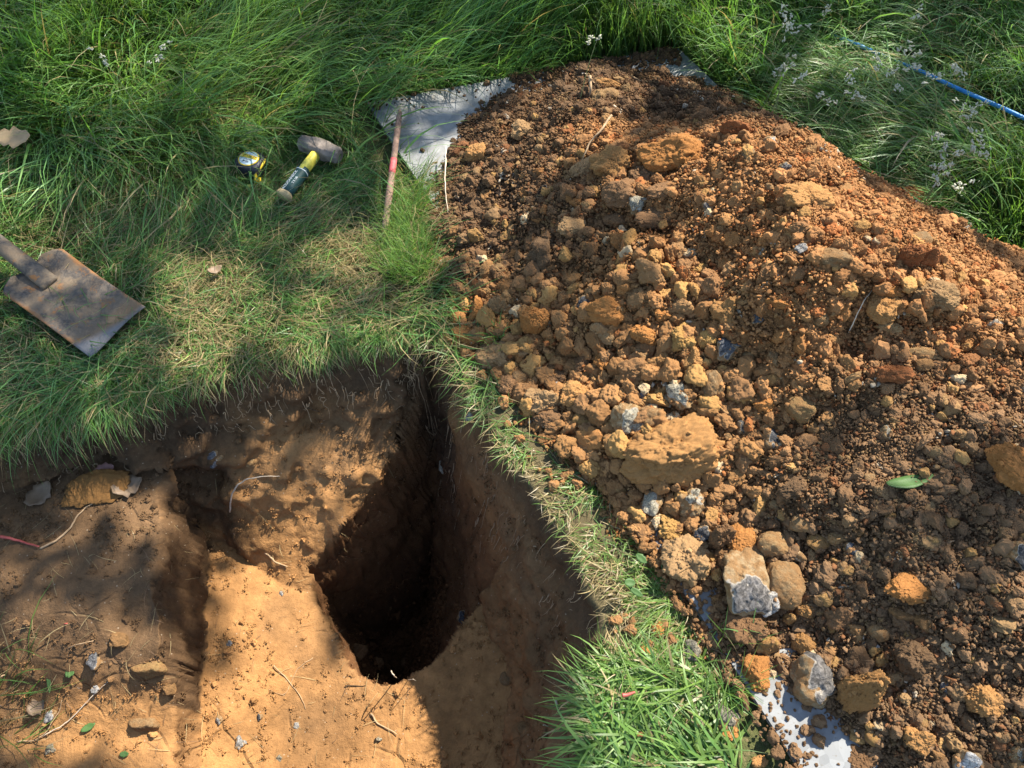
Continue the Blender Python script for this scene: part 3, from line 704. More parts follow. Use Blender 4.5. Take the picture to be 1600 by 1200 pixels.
def crumbs(name, P, S, Cc, idx=None, src=None, full=False):
    n = len(P); me = bpy.data.meshes.new(name); me.vertices.add(n); me.vertices.foreach_set('co', np.ascontiguousarray(P, np.float32).ravel())
    a = me.attributes.new('scl', 'FLOAT_VECTOR', 'POINT'); a.data.foreach_set('vector', np.ascontiguousarray(S, np.float32).ravel())
    a = me.attributes.new('rot', 'FLOAT_VECTOR', 'POINT'); a.data.foreach_set('vector', (rng.uniform(0, 6.28, (n, 3))*(1 if idx is None or full else np.where(idx >= 4, 0, 1)[:, None]+np.where(idx >= 4, 1, 0)[:, None]*np.array([.0, .0, 1]))).astype(np.float32).ravel())
    a = me.attributes.new('idx', 'INT', 'POINT'); a.data.foreach_set('value', (rng.integers(0, 4, n) if idx is None else idx).astype(np.int32))
    c4 = np.ones((n, 4), np.float32); c4[:, :3] = Cc
    a = me.attributes.new('col', 'FLOAT_COLOR', 'POINT'); a.data.foreach_set('color', c4.ravel())
    o = link(name, me, M['crumb'], None, 'stuff')
    g = bpy.data.node_groups.new(name, 'GeometryNodeTree')
    g.interface.new_socket('Geometry', in_out='INPUT', socket_type='NodeSocketGeometry'); g.interface.new_socket('Geometry', in_out='OUTPUT', socket_type='NodeSocketGeometry')
    gi = g.nodes.new('NodeGroupInput'); go = g.nodes.new('NodeGroupOutput'); ip = g.nodes.new('GeometryNodeInstanceOnPoints')
    ci = g.nodes.new('GeometryNodeCollectionInfo'); ci.inputs['Collection'].default_value = src or crumb_col
    ci.inputs['Separate Children'].default_value = True; ci.inputs['Reset Children'].default_value = True
    def na(nm, t):
        x = g.nodes.new('GeometryNodeInputNamedAttribute'); x.data_type = t; x.inputs['Name'].default_value = nm; return x.outputs['Attribute']
    L = g.links.new
    L(gi.outputs[0], ip.inputs['Points']); L(ci.outputs[0], ip.inputs['Instance']); ip.inputs['Pick Instance'].default_value = True
    L(na('idx', 'INT'), ip.inputs['Instance Index']); L(na('rot', 'FLOAT_VECTOR'), ip.inputs['Rotation']); L(na('scl', 'FLOAT_VECTOR'), ip.inputs['Scale'])
    L(ip.outputs[0], go.inputs[0])
    md = o.modifiers.new('scatter', 'NODES'); md.node_group = g
    return o
n = 250000
cx = rng.uniform(HX[0], HX[-1], n); cy = rng.uniform(HY[0], HY[-1], n); ch = heap_at(cx, cy)
cu, cv, _ = proj(xyz(cx, cy, ch))
keep = (ch > -.004) & (cu > -60) & (cu < 1800) & (cv > 60) & (cv < 1330)
cx, cy, ch, cu, cv = [a[keep] for a in (cx, cy, ch, cu, cv)]
n = len(cx)
fine = np.clip(np.exp(-(((cu-1300)/160)**2+((cv-690)/190)**2))+.7*sm(250, 150, cv), 0, 1)
coarse_ = np.exp(-(((cu-950)/330)**2+((cv-600)/330)**2))
kz = rng.random(n) > .62*coarse_
cx, cy, ch, cu, cv, fine, coarse_ = [a[kz] for a in (cx, cy, ch, cu, cv, fine, coarse_)]; n = len(cx)
idx = np.where(rng.random(n) < .55, rng.integers(4, 7, n), rng.integers(0, 4, n))
s = .0013+.0019*rng.pareto(1.7, n); s = s*(1-.4*fine)*(1+.6*coarse_)
s = np.where(idx >= 4, .0062+.003*rng.random(n)+.003*coarse_-.0015*fine, s.clip(.0014, .0135))
S = s[:, None]*rng.uniform(.5, 1.5, (n, 3))
pz = ch+np.where(idx >= 4, .0005, s*rng.uniform(-.5, .45, n))
base = heap_col(cx, cy, cu, cv)
tone = rng.normal(1.05, .2, n).clip(.55, 1.6)[:, None]
hue = rng.random(n)
Cc = base*tone
Cc = np.where((hue < .12)[:, None], base*np.array([1.15, .88, .75]), Cc)
Cc = np.where((hue > .90)[:, None], base*.65+np.array([.12, .075, .03]), Cc)
Cc = np.where((hue > .992)[:, None], np.array([.34, .28, .2]), Cc)
crumbs('soil_crumbs', xyz(cx, cy, pz), S, Cc, idx)
med_col = [chunk_mesh('lump', 5, 640+i, 6+i % 2, 50, .36, .1, 0, .1, .08) for i in range(6)]
for m_ in med_col: m_.materials.append(M['crumb'])
lump_col = bpy.data.collections.new('lump_shapes')
for m_ in med_col: lump_col.objects.link(bpy.data.objects.new('lump', m_))
uu = rng.uniform(640, 1640, 16000); vv = rng.uniform(100, 1230, 16000)
co_ = np.exp(-(((uu-960)/330)**2+((vv-620)/330)**2)); co_ = np.maximum(co_, .22+.25*np.exp(-(((uu-1450)/170)**2+((vv-430)/120)**2))); co_ *= 1-.75*np.exp(-(((uu-1340)/120)**2+((vv-680)/130)**2))
kk = rng.random(16000) < co_*.75; uu, vv, co_ = uu[kk], vv[kk], co_[kk]
q0 = at(uu, vv, .1)
for it_ in range(6):
    hh_ = np.maximum(heap_at(q0[:, 0], q0[:, 1]), -.02); q0 = at(uu, vv, hh_)
kk = heap_at(q0[:, 0], q0[:, 1]) > .002; q0, co_, uu, vv = q0[kk], co_[kk], uu[kk], vv[kk]; n = len(q0)
s = rng.uniform(.0045, .009, n)+.0155*co_*rng.random(n)**1.3
sel = np.ones(n, bool); grid_ = {}
for i_ in np.argsort(-s):
    ky = (int(q0[i_, 0]/.03), int(q0[i_, 1]/.03)); ok = True
    for a_ in (-1, 0, 1):
        for b_ in (-1, 0, 1):
            for j_ in grid_.get((ky[0]+a_, ky[1]+b_), ()):
                if (q0[i_, 0]-q0[j_, 0])**2+(q0[i_, 1]-q0[j_, 1])**2 < ((s[i_]+s[j_])*.72)**2: ok = False; break
            if not ok: break
        if not ok: break
    if ok: grid_.setdefault(ky, []).append(i_)
    else: sel[i_] = False
q0, s, uu, vv = q0[sel], s[sel], uu[sel], vv[sel]; n = len(q0); print('lumps', n)
q0[:, 2] += s*rng.uniform(.2, 1.0, n)
lc = heap_col(q0[:, 0], q0[:, 1], uu, vv); tn = rng.random(n)
lc = np.where((tn < .14)[:, None], lc*.4+.6*np.array(COLS['yellow']), lc); lc = np.where((tn > .86)[:, None], lc*.5+.5*np.array(COLS['brown']), lc); lc = np.where((tn > .965)[:, None], np.array([.38, .28, .16]), lc)
crumbs('soil_lumps', q0, s[:, None]*rng.uniform(.75, 1.35, (n, 3)), lc*rng.normal(1.05, .13, n).clip(.7, 1.4)[:, None], rng.integers(0, 6, n), lump_col, True)
CP, CS, CCl = [], [], []
for o_, nm_, col_, kind_, _, _, sz_ in ITEMS:
    if nm_ != 'clod' and random.random() > .6: continue
    me_ = o_.data; m_ = np.array(Matrix.LocRotScale(o_.location, o_.rotation_euler if o_.rotation_mode != 'QUATERNION' else o_.rotation_quaternion, o_.scale))
    vv_ = np.zeros(len(me_.vertices)*3); me_.vertices.foreach_get('co', vv_); vv_ = vv_.reshape(-1, 3)
    k_ = int(min(130, 6+(sz_/.012)**2*(1 if nm_ == 'clod' else .35))); w_ = vv_[rng.integers(0, len(vv_), k_*3)]@m_[:3, :3].T+m_[:3, 3]
    w_ = w_[w_[:, 2] > o_.location.z-.001][:k_]
    if not len(w_): continue
    pt_ = fbm(w_*70, 7, 2); w_ = w_[pt_ > -.15]; k_ = len(w_)
    CP.append(w_); CS.append((.0008+.0011*rng.pareto(2.0, k_).clip(0, 3))[:, None]*rng.uniform(.7, 1.3, (k_, 3))); cb_ = np.array(o_.color[:3]) if nm_ == 'clod' else np.array([.26, .14, .06]); CCl.append(cb_*rng.normal(1.05, .15, k_).clip(.6, 1.5)[:, None])
crumbs('clinging_crumbs', np.vstack(CP), np.vstack(CS), np.vstack(CCl))
# crumbs spilled on board edges and turf strip, and on the floors of the hole
n = 26000
cx = rng.uniform(-1.4, .25, n); cy = rng.uniform(-.1, 1.1, n); z = lookup(GX, GY, Z, cx, cy)
iz = np.clip(((cy-GY[0])/(GY[1]-GY[0])).astype(int), 0, len(GY)-1); ix = np.clip(((cx-GX[0])/(GX[1]-GX[0])).astype(int), 0, len(GX)-1)
stp = steep[iz, ix]; cl_n = fbm(xyz(cx*6, cy*6), 401, 3)
keep = (z < -.1) & (rng.random(n) < np.where(z < -.8, 1.0, .09+.3*sm(.05, .5, cl_n)+.3*sm(.2, .6, stp)))
cx, cy, z = cx[keep], cy[keep], z[keep]; n = len(cx)
pd = lookup(GX, GY, Pd[..., 2], cx, cy)
idf = np.where(rng.random(n) < .6, rng.integers(4, 7, n), rng.integers(0, 4, n)); s = (.0009+.0013*rng.pareto(1.9, n).clip(0, 5)); s = np.where(idf >= 4, rng.uniform(.0028, .0055, n), s)*np.where(z < -.8, 2.3, 1.0)
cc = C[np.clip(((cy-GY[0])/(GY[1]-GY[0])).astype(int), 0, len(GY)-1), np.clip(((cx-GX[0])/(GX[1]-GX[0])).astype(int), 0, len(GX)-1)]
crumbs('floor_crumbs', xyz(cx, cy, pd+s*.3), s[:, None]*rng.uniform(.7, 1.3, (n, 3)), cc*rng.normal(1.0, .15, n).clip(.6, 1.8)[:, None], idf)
n = 5200
t_ = rng.random(n)**.8; e0 = np.array([-.42, 1.895]); e1 = np.array([.56, .02]); off = np.abs(rng.normal(0, .05, n))-.03
cx = e0[0]+(e1[0]-e0[0])*t_+off*.88; cy = e0[1]+(e1[1]-e0[1])*t_+off*.475
m = rng.random(n) < .35
cx = np.where(m, .515+(-.94)*rng.random(n), cx); cy = np.where(m, 2.16-.28*(.515-cx)-np.abs(rng.normal(0, .04, n)), cy)
hh = heap_at(cx, cy); keep = (hh < .02) & ~((cy > 1.45) & (cx < .0) & (rng.random(n) < .96)) & ((hh > -.1) | (rng.random(n) < .1)) & ((cy > .45) | (rng.random(n) < .35))
cx, cy, hh = cx[keep], cy[keep], hh[keep]; n = len(cx); s = .0022+.0028*rng.pareto(2.4, n).clip(0, 3)
u4, v4, _ = proj(xyz(cx, cy, 0*cx))
crumbs('edge_crumbs', xyz(cx, cy, np.maximum(hh, .024)+s*.3), s[:, None]*rng.uniform(.7, 1.3, (n, 3)), heap_col(cx, cy, u4, v4)*rng.normal(1.0, .2, n).clip(.6, 1.5)[:, None])

n = 900; tt = rng.random(n); seg = np.linspace(0, 1, len(RIM_RIGHT)); j = np.clip(np.searchsorted(seg, tt)-1, 0, len(RIM_RIGHT)-2); f = (tt-seg[j])/(seg[1]-seg[0])
q = RIM_RIGHT[j]+(RIM_RIGHT[j+1]-RIM_RIGHT[j])*f[:, None]; back = rng.uniform(.0, .3, n)**1.0; q = q+np.stack([.85*back, .45*back], -1)
hq = heap_at(q[:, 0], q[:, 1]); k = (hq < .004) & (rng.random(n) < .12+.9*sm(-.07, .0, hq)) & (fbm(xyz(q[:, 0]*9, q[:, 1]*9), 677, 2) > -.25); q, hq = q[k], hq[k]; n = len(q)
u4, v4, _ = proj(xyz(q[:, 0], q[:, 1], 0)); s = rng.uniform(.003, .007, n)+.007*rng.random(n)**3
crumbs('spilled_lumps', xyz(q[:, 0], q[:, 1], np.maximum(hq, .004)+s*.6), s[:, None]*rng.uniform(.75, 1.3, (n, 3)), heap_col(q[:, 0], q[:, 1], u4, v4)*rng.normal(1.1, .15, n).clip(.7, 1.5)[:, None], rng.integers(0, 6, n), lump_col, True)
# ------------------------------------------------------------------ stones in the hole
HS = [(335,717,38,28,'flint','grey','glassy dark grey flint with white rind stuck in the back wall'),(393,719,16,24,'stone','cream','small cream stone beside the glassy flint in the back wall'),
 (232,1045,52,34,'stone','olive','oval olive stone half sunk in the shelf at the shadow edge'),(186,1000,30,22,'stone','brown','brown stone half sunk beside the crumbly hollow on the shelf'),
 (150,1031,22,24,'flint','grey','blue-grey and white flint chip pressed into the lit shelf'),(150,1076,12,18,'flint','white','small white flint splinter on the lit shelf'),(78,1122,40,14,'flint','white','long white flint sliver near the dry leaf on the shelf'),
 (78,1173,18,14,'flint','cream','cream flint chip at the very edge of the shelf'),(225,1132,44,30,'stone','tan','buried tan stone showing its back through the shelf floor'),(265,1075,22,20,'stone','brown','brown lump cracked loose at the end of the shelf step'),
 (465,1133,14,9,'flint','white','white flint fleck on the sunlit floor near the small pit'),(405,1121,12,10,'flint','grey','grey flint fleck in the sunlit floor'),(342,1125,18,10,'flint','white','white flint chip in the cracked floor edge'),(375,1162,24,16,'flint','white','broken white flint patch low on the sunlit floor'),
 (437,1184,14,10,'flint','cream','cream flint chip lowest on the sunlit floor'),(592,1155,8,20,'flint','cream','thin pale flint sliver standing in the loose sunlit soil'),(724,965,14,24,'flint','grey','grey flint set in the pit wall above the dark bottom'),(735,652,14,22,'flint','white','white flint high in the shaded wall under the turf'),
 (790,1062,18,22,'stone','tan','tan stone poking out of the shaded floor'),(898,1036,15,22,'stone','brown','brown stone in the shaded wall below the dry thatch'),(820,1140,24,26,'stone','brown','brown stone in the shaded corner below the pale root'),(424,661,10,14,'flint','white','tiny white flint in the shaded back wall'),
 (692,728,9,26,'flint','cream','narrow cream flint in the deep pit wall'),(358,1005,12,8,'flint','white','white fleck beside the shelf step in the sun'),(440,927,9,8,'flint','white','white speck on the sunny slope above the pit'),(930,1077,10,12,'flint','white','white flint under the overhanging green tuft'),
 (605,950,12,11,'stone','grey','pale round pebble on the dark pit bottom'),(585,1040,26,24,'clod','brown','dark clod at the near end of the pit bottom'),(560,1020,24,22,'clod','brown','dark clod left lying on the pit bottom'),(640,1035,24,18,'clod','brown','dark clod by the near lip on the pit bottom')]
for i, (u, v, wpx, hpx, kind, col, lab) in enumerate(HS):
    p = hit(u, v); d = proj(p)[2]; wm = wpx*d/FPX; hm = hpx*d/FPX
    c = COLS[col] if kind == 'clod' else STC[col]
    o = put(VAR[kind][i % len(VAR[kind])], kind, p, (wm*1.05, hm*1.05, min(wm, hm)*.9), c, 0, .5 if kind != 'clod' else .3, .2)
    tag(o, lab, 'soil clod' if kind == 'clod' else kind, 'stones in the dug hole')

# flat clay flake on the shelf
def leaf_mesh(name, L, Wd, curl=.2, lobes=0, seed=0, thick=.0006, nx_=9, ny_=5, fold=.15):
    r = np.random.default_rng(seed); V = []; F = []
    for i in range(nx_):
        s = i/(nx_-1); w_ = Wd*.5*(math.sin(math.pi*min(1, s*.92+.06))**.75)*(1+lobes*math.sin(s*19+seed))
        for j in range(ny_):
            t = j/(ny_-1)*2-1
            V.append((L*(s-.5), w_*t, abs(t)*fold*w_+curl*L*(s-.5)**2+.05*Wd*r.normal()*.3))
    for i in range(nx_-1):
        for j in range(ny_-1): F.append((i*ny_+j, (i+1)*ny_+j, (i+1)*ny_+j+1, i*ny_+j+1))
    me = bpy.data.meshes.new(name); me.from_pydata(V, [], F)
    me.polygons.foreach_set('use_smooth', np.ones(len(F), bool)); return me
def put_leaf(name, u, v, Lpx, Wpx, ang, mat, lab, cat, z=.004, seed=0, tilt=(0, 0), lobes=0, curl=.3, fold=.15, zfix=None):
    p = hit(u, v) if zfix is None else at(u, v, zfix); d = proj(p)[2]
    o = link(name, leaf_mesh(name, Lpx*d/FPX, Wpx*d/FPX, curl, lobes, seed, fold=fold), M[mat])
    md = o.modifiers.new('thick', 'SOLIDIFY'); md.thickness = .0008
    o.location = (p[0], p[1], p[2]+z); o.rotation_euler = (tilt[0], tilt[1], R(ang)); return tag(o, lab, cat)
flk = link('clay_flake', chunk_mesh('clay_flake', 5, 777, 7, 40, .3, .14, 0, .2, .1), M['clod']); flk.data.materials.clear() if False else None
p = hit(146, 768); flk.location = p+np.array([0, 0, .012]); flk.scale = (.068, .04, .011); flk.rotation_euler = (.18, -.08, R(18)); flk.color = (.2, .1, .032, 1)
tag(flk, 'flat ochre clay flake lying at the back of the shelf', 'clay flake')
put_leaf('dry_leaf', 203, 762, 44, 34, 30, 'dryleaf', 'grey-brown crumpled dry leaf beside the ochre clay flake', 'leaf', .008, 1, (.1, .1), .25, .8)
put_leaf('dry_leaf', 65, 775, 44, 32, 60, 'dryleaf', 'pale brown dry leaf in the dark back of the shelf', 'leaf', .008, 2, (.2, 0), .2, .8)
put_leaf('dry_leaf', 168, 737, 28, 20, 20, 'pinkleaf', 'pinkish dry leaf under the turf edge behind the clay flake', 'leaf', .012, 3, (.3, 0), .2, .6)
put_leaf('dry_leaf', 22, 216, 50, 34, 10, 'tanleaf', 'large tan dead leaf caught on the grass near the spade', 'leaf', .0, 4, (.3, .1), .25, .5, zfix=.13)
put_leaf('dry_leaf', 60, 1105, 26, 26, 40, 'dryleaf', 'brown dry leaf on the lit shelf beside the white sliver', 'leaf', .006, 5, (.1, 0), .2, .6)
put_leaf('dry_leaf', 340, 430, 22, 14, 40, 'dryleaf', 'dark curled leaf lying on the trampled grass by the spade blade', 'leaf', .02, 6, (.2, .2), .2, .8, zfix=.02)
put_leaf('green_leaf', 1413, 761, 74, 24, 10, 'leaf', 'narrow fresh green leaf lying on the brown loam of the heap', 'leaf', .020, 7, (-.3, -.05), 0, .4)
put_leaf('green_leaf', 140, 1137, 22, 11, 30, 'leaf', 'small green leaf lying on the lit shelf', 'leaf', .006, 8, (0, 0), .05)
put_leaf('green_leaf', 80, 1068, 34, 6, -65, 'leaf', 'thin green leaf among stalks on the shelf', 'leaf', .01, 9, (0, 0), .05)
put_leaf('green_leaf', 112, 1053, 14, 13, 0, 'leaf', 'round clover leaf pressed on the shelf', 'leaf', .008, 10, (0, 0), .3)
put_leaf('green_leaf', 196, 1179, 14, 9, 0, 'leaf', 'scrap of green leaf at the foot of the shelf', 'leaf', .006, 11, (0, 0), .2)
put_leaf('green_leaf', 981, 918, 17, 14, 0, 'leaf', 'round green clover leaf in the turf strip', 'leaf', .03, 12, (.2, .2), .05, zfix=.03)
put_leaf('green_leaf', 992, 930, 22, 10, -35, 'leaf', 'pointed dark green leaf under the round clover leaf', 'leaf', .02, 13, (.2, 0), 0, zfix=.03)
put_leaf('green_leaf', 1000, 878, 20, 12, -45, 'leaf', 'bright jagged leaf at the edge of the turf strip', 'leaf', .02, 14, (.2, 0), .15, zfix=.02)

# ------------------------------------------------------------------ roots and twigs
def root(paths, rad, mat, lab, name='root', lift=.004, hang=False):
    Vs, Ts, o0 = [], [], 0
    for k, pth in enumerate(paths):
        pts = []
        for q in pth:
            pts.append(at(q[0], q[1], q[2]) if len(q) == 3 else hit(q[0], q[1])+np.array([0, 0, lift]))
        pts = spline(pts, 8*len(pts)); pts = pts+.0022*np.stack([fbm(pts*60, 3+j+k, 2) for j in range(3)], -1)
        r = np.linspace(1, .45, len(pts))*rad*(1 if k == 0 else .7); V, T = tube_arrays(pts, r, 6)
        Vs.append(V); Ts.append(T+o0); o0 += len(V)
    o = link(name, tri_mesh(name, np.vstack(Vs), np.vstack(Ts), None, True), M[mat]); return tag(o, lab, 'root' if name == 'root' else name)
root([[(922, 118, .20), (923, 140, .18), (918, 165, .14), (914, 185)], [(922, 122, .2), (929, 130, .17)], [(919, 160, .15), (905, 185), (900, 200)]], .0042, 'root', 'thick pale forked root standing up at the far end of the heap')
root([[(942, 153), (960, 168), (985, 180), (1004, 186)]], .003, 'palert', 'pale root trailing from beside the cream stone')
root([[(955, 180, .23), (938, 205, .22), (922, 222, .2), (912, 245, .19), (905, 260)]], .0032, 'root', 'long curving root ending at the spade-cut clod')
root([[(893, 275), (890, 300), (893, 325), (902, 338)]], .002, 'palert', 'thin pale rootlet below the spade-cut clod')
root([[(985, 120), (1005, 132), (1015, 143), (1026, 143)]], .003, 'root', 'brown root lying on the dark topsoil near the board')
root([[(962, 124), (972, 118), (983, 112)]], .0035, 'root', 'short stubby root on the topsoil beside the board corner')
root([[(855, 112), (880, 114), (905, 115), (918, 119)]], .0022, 'palert', 'thin pale root along the far foot of the heap')
root([[(697, 228, .07), (696, 260, .07), (696, 300, .06), (701, 340)]], .0022, 'palert', 'straight straw-pale root standing at the heap edge')
root([[(785, 415), (800, 420), (812, 425)]], .0025, 'palert', 'short pale root on the clods above the upright orange clod')
root([[(1318, 540), (1335, 500, .31), (1350, 470, .34), (1362, 455)]], .0013, 'palert', 'hair-thin rootlet arching over the hollow')
root([[(1440, 585), (1400, 620), (1398, 640), (1403, 655)]], .0018, 'root', 'fine root trailing over the upper loam')
root([[(868, 1092, -.16), (874, 1110, -.17), (884, 1130, -.18), (895, 1148, -.2), (905, 1158, -.2)], [(880, 1124, -.18), (870, 1136, -.17), (848, 1134, -.18)]], .003, 'palert', 'pale forked root sticking out of the shaded wall')
root([[(65, 858), (90, 845), (112, 825), (122, 808), (135, 795), (150, 787)]], .0028, 'root', 'bent twig crossing the lit patch on the shelf', 'twig', .006)
root([[(428, 1040), (450, 1062), (468, 1085), (478, 1108)], [(490, 1028), (466, 1045), (455, 1070), (443, 1085), (420, 1078)]], .0014, 'root', 'spidery crossed rootlets on the sunlit floor')
root([[(580, 1115), (590, 1130), (605, 1138), (622, 1148)]], .0024, 'root', 'short bent root lying in the loose sunlit soil')
root([[(610, 1048, -.38), (618, 1058, -.42), (624, 1062)], [(622, 1064), (640, 1062, -.44), (652, 1064)]], .0016, 'palert', 'pale rootlets curling at the lip of the pit')
root([[(540, 1071), (560, 1072), (572, 1071)]], .0015, 'darkrt', 'dark straight twig near the pit lip', 'twig')
root([[(360, 800), (362, 775, -.24), (375, 755, -.2), (400, 746, -.18), (440, 745)]], .0022, 'palert', 'pale wiry root looping below the glassy flint')
root([[(400, 855), (420, 868), (432, 880), (450, 886)]], .0035, 'root', 'broken twig at the edge between slope and back wall', 'twig', .006)
root([[(1450, 862), (1470, 852), (1492, 846)]], .0028, 'root', 'small twig on the loam below the green leaf', 'twig', .006)
root([[(1548, 800), (1552, 780), (1555, 760)]], .003, 'root', 'short brown twig between the green leaf and the smooth slab', 'twig', .006)
root([[(1467, 980), (1480, 975), (1496, 978)]], .0016, 'palert', 'tiny pale straw on the loam below the lone orange slab', 'straw', .006)
root([[(455, 625), (485, 640), (500, 645)]], .002, 'darkrt', 'dark root crossing the shaded back wall')
root([[(0, 838, -.14), (30, 845, -.16), (65, 856)]], .004, 'redstem', 'red and green grass stalk reaching over the shelf', 'stalk', .01)
root([[(-20, 1018, -.24), (30, 1000, -.26), (70, 985, -.27), (108, 977)]], .003, 'redstem', 'red stalk arching over the shelf below a green blade', 'stalk', .012)
root([[(-20, 1065, -.26), (60, 1035, -.28), (120, 1010), (150, 1003)]], .0018, 'root', 'brown stalk lying over the lit shelf', 'stalk', .01)
root([[(62, 1155), (105, 1130), (150, 1085), (178, 1060)]], .0015, 'palert', 'long pale straw slanting across the shelf', 'straw', .006)
root([[(30, 1160), (65, 1154), (92, 1118), (100, 1095)]], .0017, 'root', 'crooked brown stem in the near corner of the shelf', 'stalk', .008)
root([[(973, 1087, .05), (984, 1085, .05), (992, 1082, .05)]], .004, 'redstem', 'red stalk base in the big green tuft', 'stalk')
# hair roots in the upper walls: uncountable
Vs, Ts, o0 = [], [], 0
for k in range(420):
    if k < 300:
        i = rng.uniform(0, 1); j = np.searchsorted(np.linspace(0, 1, len(RIM_BACK)), i)-1; j = max(0, min(j, len(RIM_BACK)-2)); f = rng.random()
        a = RIM_BACK[j]+(RIM_BACK[j+1]-RIM_BACK[j])*f; inn = np.array([.33, -.94])
        if a[0] < -1.3: continue
    else:
        j = rng.integers(0, 7); f = rng.random(); a = RIM_RIGHT[j]+(RIM_RIGHT[j+1]-RIM_RIGHT[j])*f; inn = np.array([-.85, -.5])
    dd = rng.uniform(.005, .09); q = a+inn*dd; L = rng.uniform(.03, .11); an = rng.normal(0, .5); dv = np.array([inn[0]*math.cos(an)-inn[1]*math.sin(an), inn[0]*math.sin(an)+inn[1]*math.cos(an)])
    pts = []
    for s_ in np.linspace(0, 1, 5):
        xy = q+dv*L*.35*s_+rng.normal(0, .004, 2); pts.append((xy[0], xy[1], float(surf(xy[0], xy[1]))+.012))
    V, T = tube_arrays(spline(pts, 8), np.linspace(1, .4, 8)*rng.uniform(.0006, .0013), 4); Vs.append(V); Ts.append(T+o0); o0 += len(V)
link('hair_roots', tri_mesh('hair_roots', np.vstack(Vs), np.vstack(Ts)), M['root'], None, 'stuff')

# ------------------------------------------------------------------ tools
def frame_obj(name, p0, xdir, up=(0, 0, 1)):
    e = bpy.data.objects.new(name, None); COL.objects.link(e)
    x = Vector(xdir).normalized(); z = Vector(up); y = z.cross(x).normalized(); z = x.cross(y)
    m = Matrix((x, y, z)).transposed().to_4x4(); m.translation = Vector(p0); e.matrix_world = m; return e
def loft(name, rings, mat, parent, smooth=True, cap=True, closed=True):
    bm = bmesh.new(); R_ = [[bm.verts.new(p) for p in r] for r in rings]; n = len(rings[0])
    for a, b in zip(R_[:-1], R_[1:]):
        for j in range(n if closed else n-1): bm.faces.new((a[j], a[(j+1) % n], b[(j+1) % n], b[j]))
    if cap: bm.faces.new(R_[0][::-1]); bm.faces.new(R_[-1])
    bmesh.ops.recalc_face_normals(bm, faces=bm.faces); return bm_obj(name, bm, mat, parent, smooth)
def superring(x, ry, rz, n=20, e=2.0, oy=0, oz=0):
    out = []
    for k in range(n):
        a = 2*math.pi*k/n; c, s = math.cos(a), math.sin(a)
        out.append((x, oy+ry*math.copysign(abs(c)**(2/e), c), oz+rz*math.copysign(abs(s)**(2/e), s)))
    return out
def text(body, size, mat, parent, loc, rotz=0.0, name='lettering', sx=1.0):
    cu = bpy.data.curves.new(name, 'FONT'); cu.body = body; cu.size = size; cu.align_x = 'CENTER'; cu.align_y = 'CENTER'; cu.extrude = .0002; cu.materials.append(mat)
    tmp = bpy.data.objects.new(name, cu); COL.objects.link(tmp); bpy.context.view_layer.update()
    me = bpy.data.meshes.new_from_object(tmp.evaluated_get(bpy.context.evaluated_depsgraph_get())); bpy.data.objects.remove(tmp); me.name = name
    if not len(me.materials): me.materials.append(mat)
    o = bpy.data.objects.new(name, me); COL.objects.link(o); o.parent = parent; o.location = loc; o.rotation_euler = (0, 0, rotz); o.scale = (sx, 1, 1); return o

# spade: local y runs from the cutting edge to the handle
tipm = at(184, 520, .022); topm = at(46, 421, .045); yd = topm-tipm; BL = float(np.linalg.norm(yd)); yd = yd/BL
spade = bpy.data.objects.new('spade', None); COL.objects.link(spade)
yv = Vector(yd); xv = yv.cross(Vector((0, 0, 1))).normalized(); zv = xv.cross(yv)
m = Matrix((xv, yv, zv)).transposed().to_4x4(); m.translation = Vector(tipm); spade.matrix_world = m
tag(spade, 'old square-mouthed digging spade with rusty soil-stained blade lying on the grass', 'spade')
NXB, NYB = 25, 33; Wb = .087
Vb = []
for j in range(NYB):
    s = j/(NYB-1)
    hw = Wb*(1.0 if s < .9 else math.sqrt(max(0, 1-((s-.9)/.1)**2*.75)))*(1-.03*math.sin(s*3.14))*(1-.02*(1-s))
    for i in range(NXB):
        t = i/(NXB-1)*2-1
        yy = BL*s+(.006*math.sin(t*2.1+.4)-.01*t*t)*(1-s)**6 + (.014*(1-abs(t))**1.0*(s > .9))*(s-.9)*10*0
        Vb.append((hw*t, yy, .012*(1-t*t)*-1+.014*(s-.5)**2*4*.3+.012))
Fb = grid_faces(NYB, NXB)
bme = tri_mesh('blade', np.array(Vb), Fb, None, True); blade = link('blade', bme, M['steel'], spade)
md = blade.modifiers.new('thick', 'SOLIDIFY'); md.thickness = .003
rings = [superring(0, .0, .0, 16)]
def yring(y, rx, rz, oz, n=16, e=2.4): return [(a, y, b+oz) for (_, a, b) in superring(0, rx, rz, n, e)]
loft('socket', [yring(BL*.74, .020, .0035, .006), yring(BL*.745, .0225, .007, .008), yring(BL*.86, .0225, .013, .014), yring(BL*1.0, .021, .018, .022), yring(BL*1.12, .0205, .020, .028), yring(BL*1.45, .020, .020, .042)], M['steel'], spade)
loft('shaft', [yring(BL*1.45, .0185, .0185, .042), yring(BL*2.2, .018, .018, .075), yring(BL*3.3, .0175, .0175, .11)], M['wood'], spade)
loft('rivet', [yring(BL*1.25, .004, .004, .055, 8), yring(BL*1.27, .004, .004, .056, 8)], M['iron'], spade)
loft('grip', [[(x, BL*3.3+a, .11+b) for (_, a, b) in superring(0, .016, .016, 12)] for x in (-.06, -.03, 0, .03, .06)], M['wood'], spade)
SPADE_Q = [(-5, 455), (30, 415), (70, 388), (100, 388), (240, 498), (132, 556)]

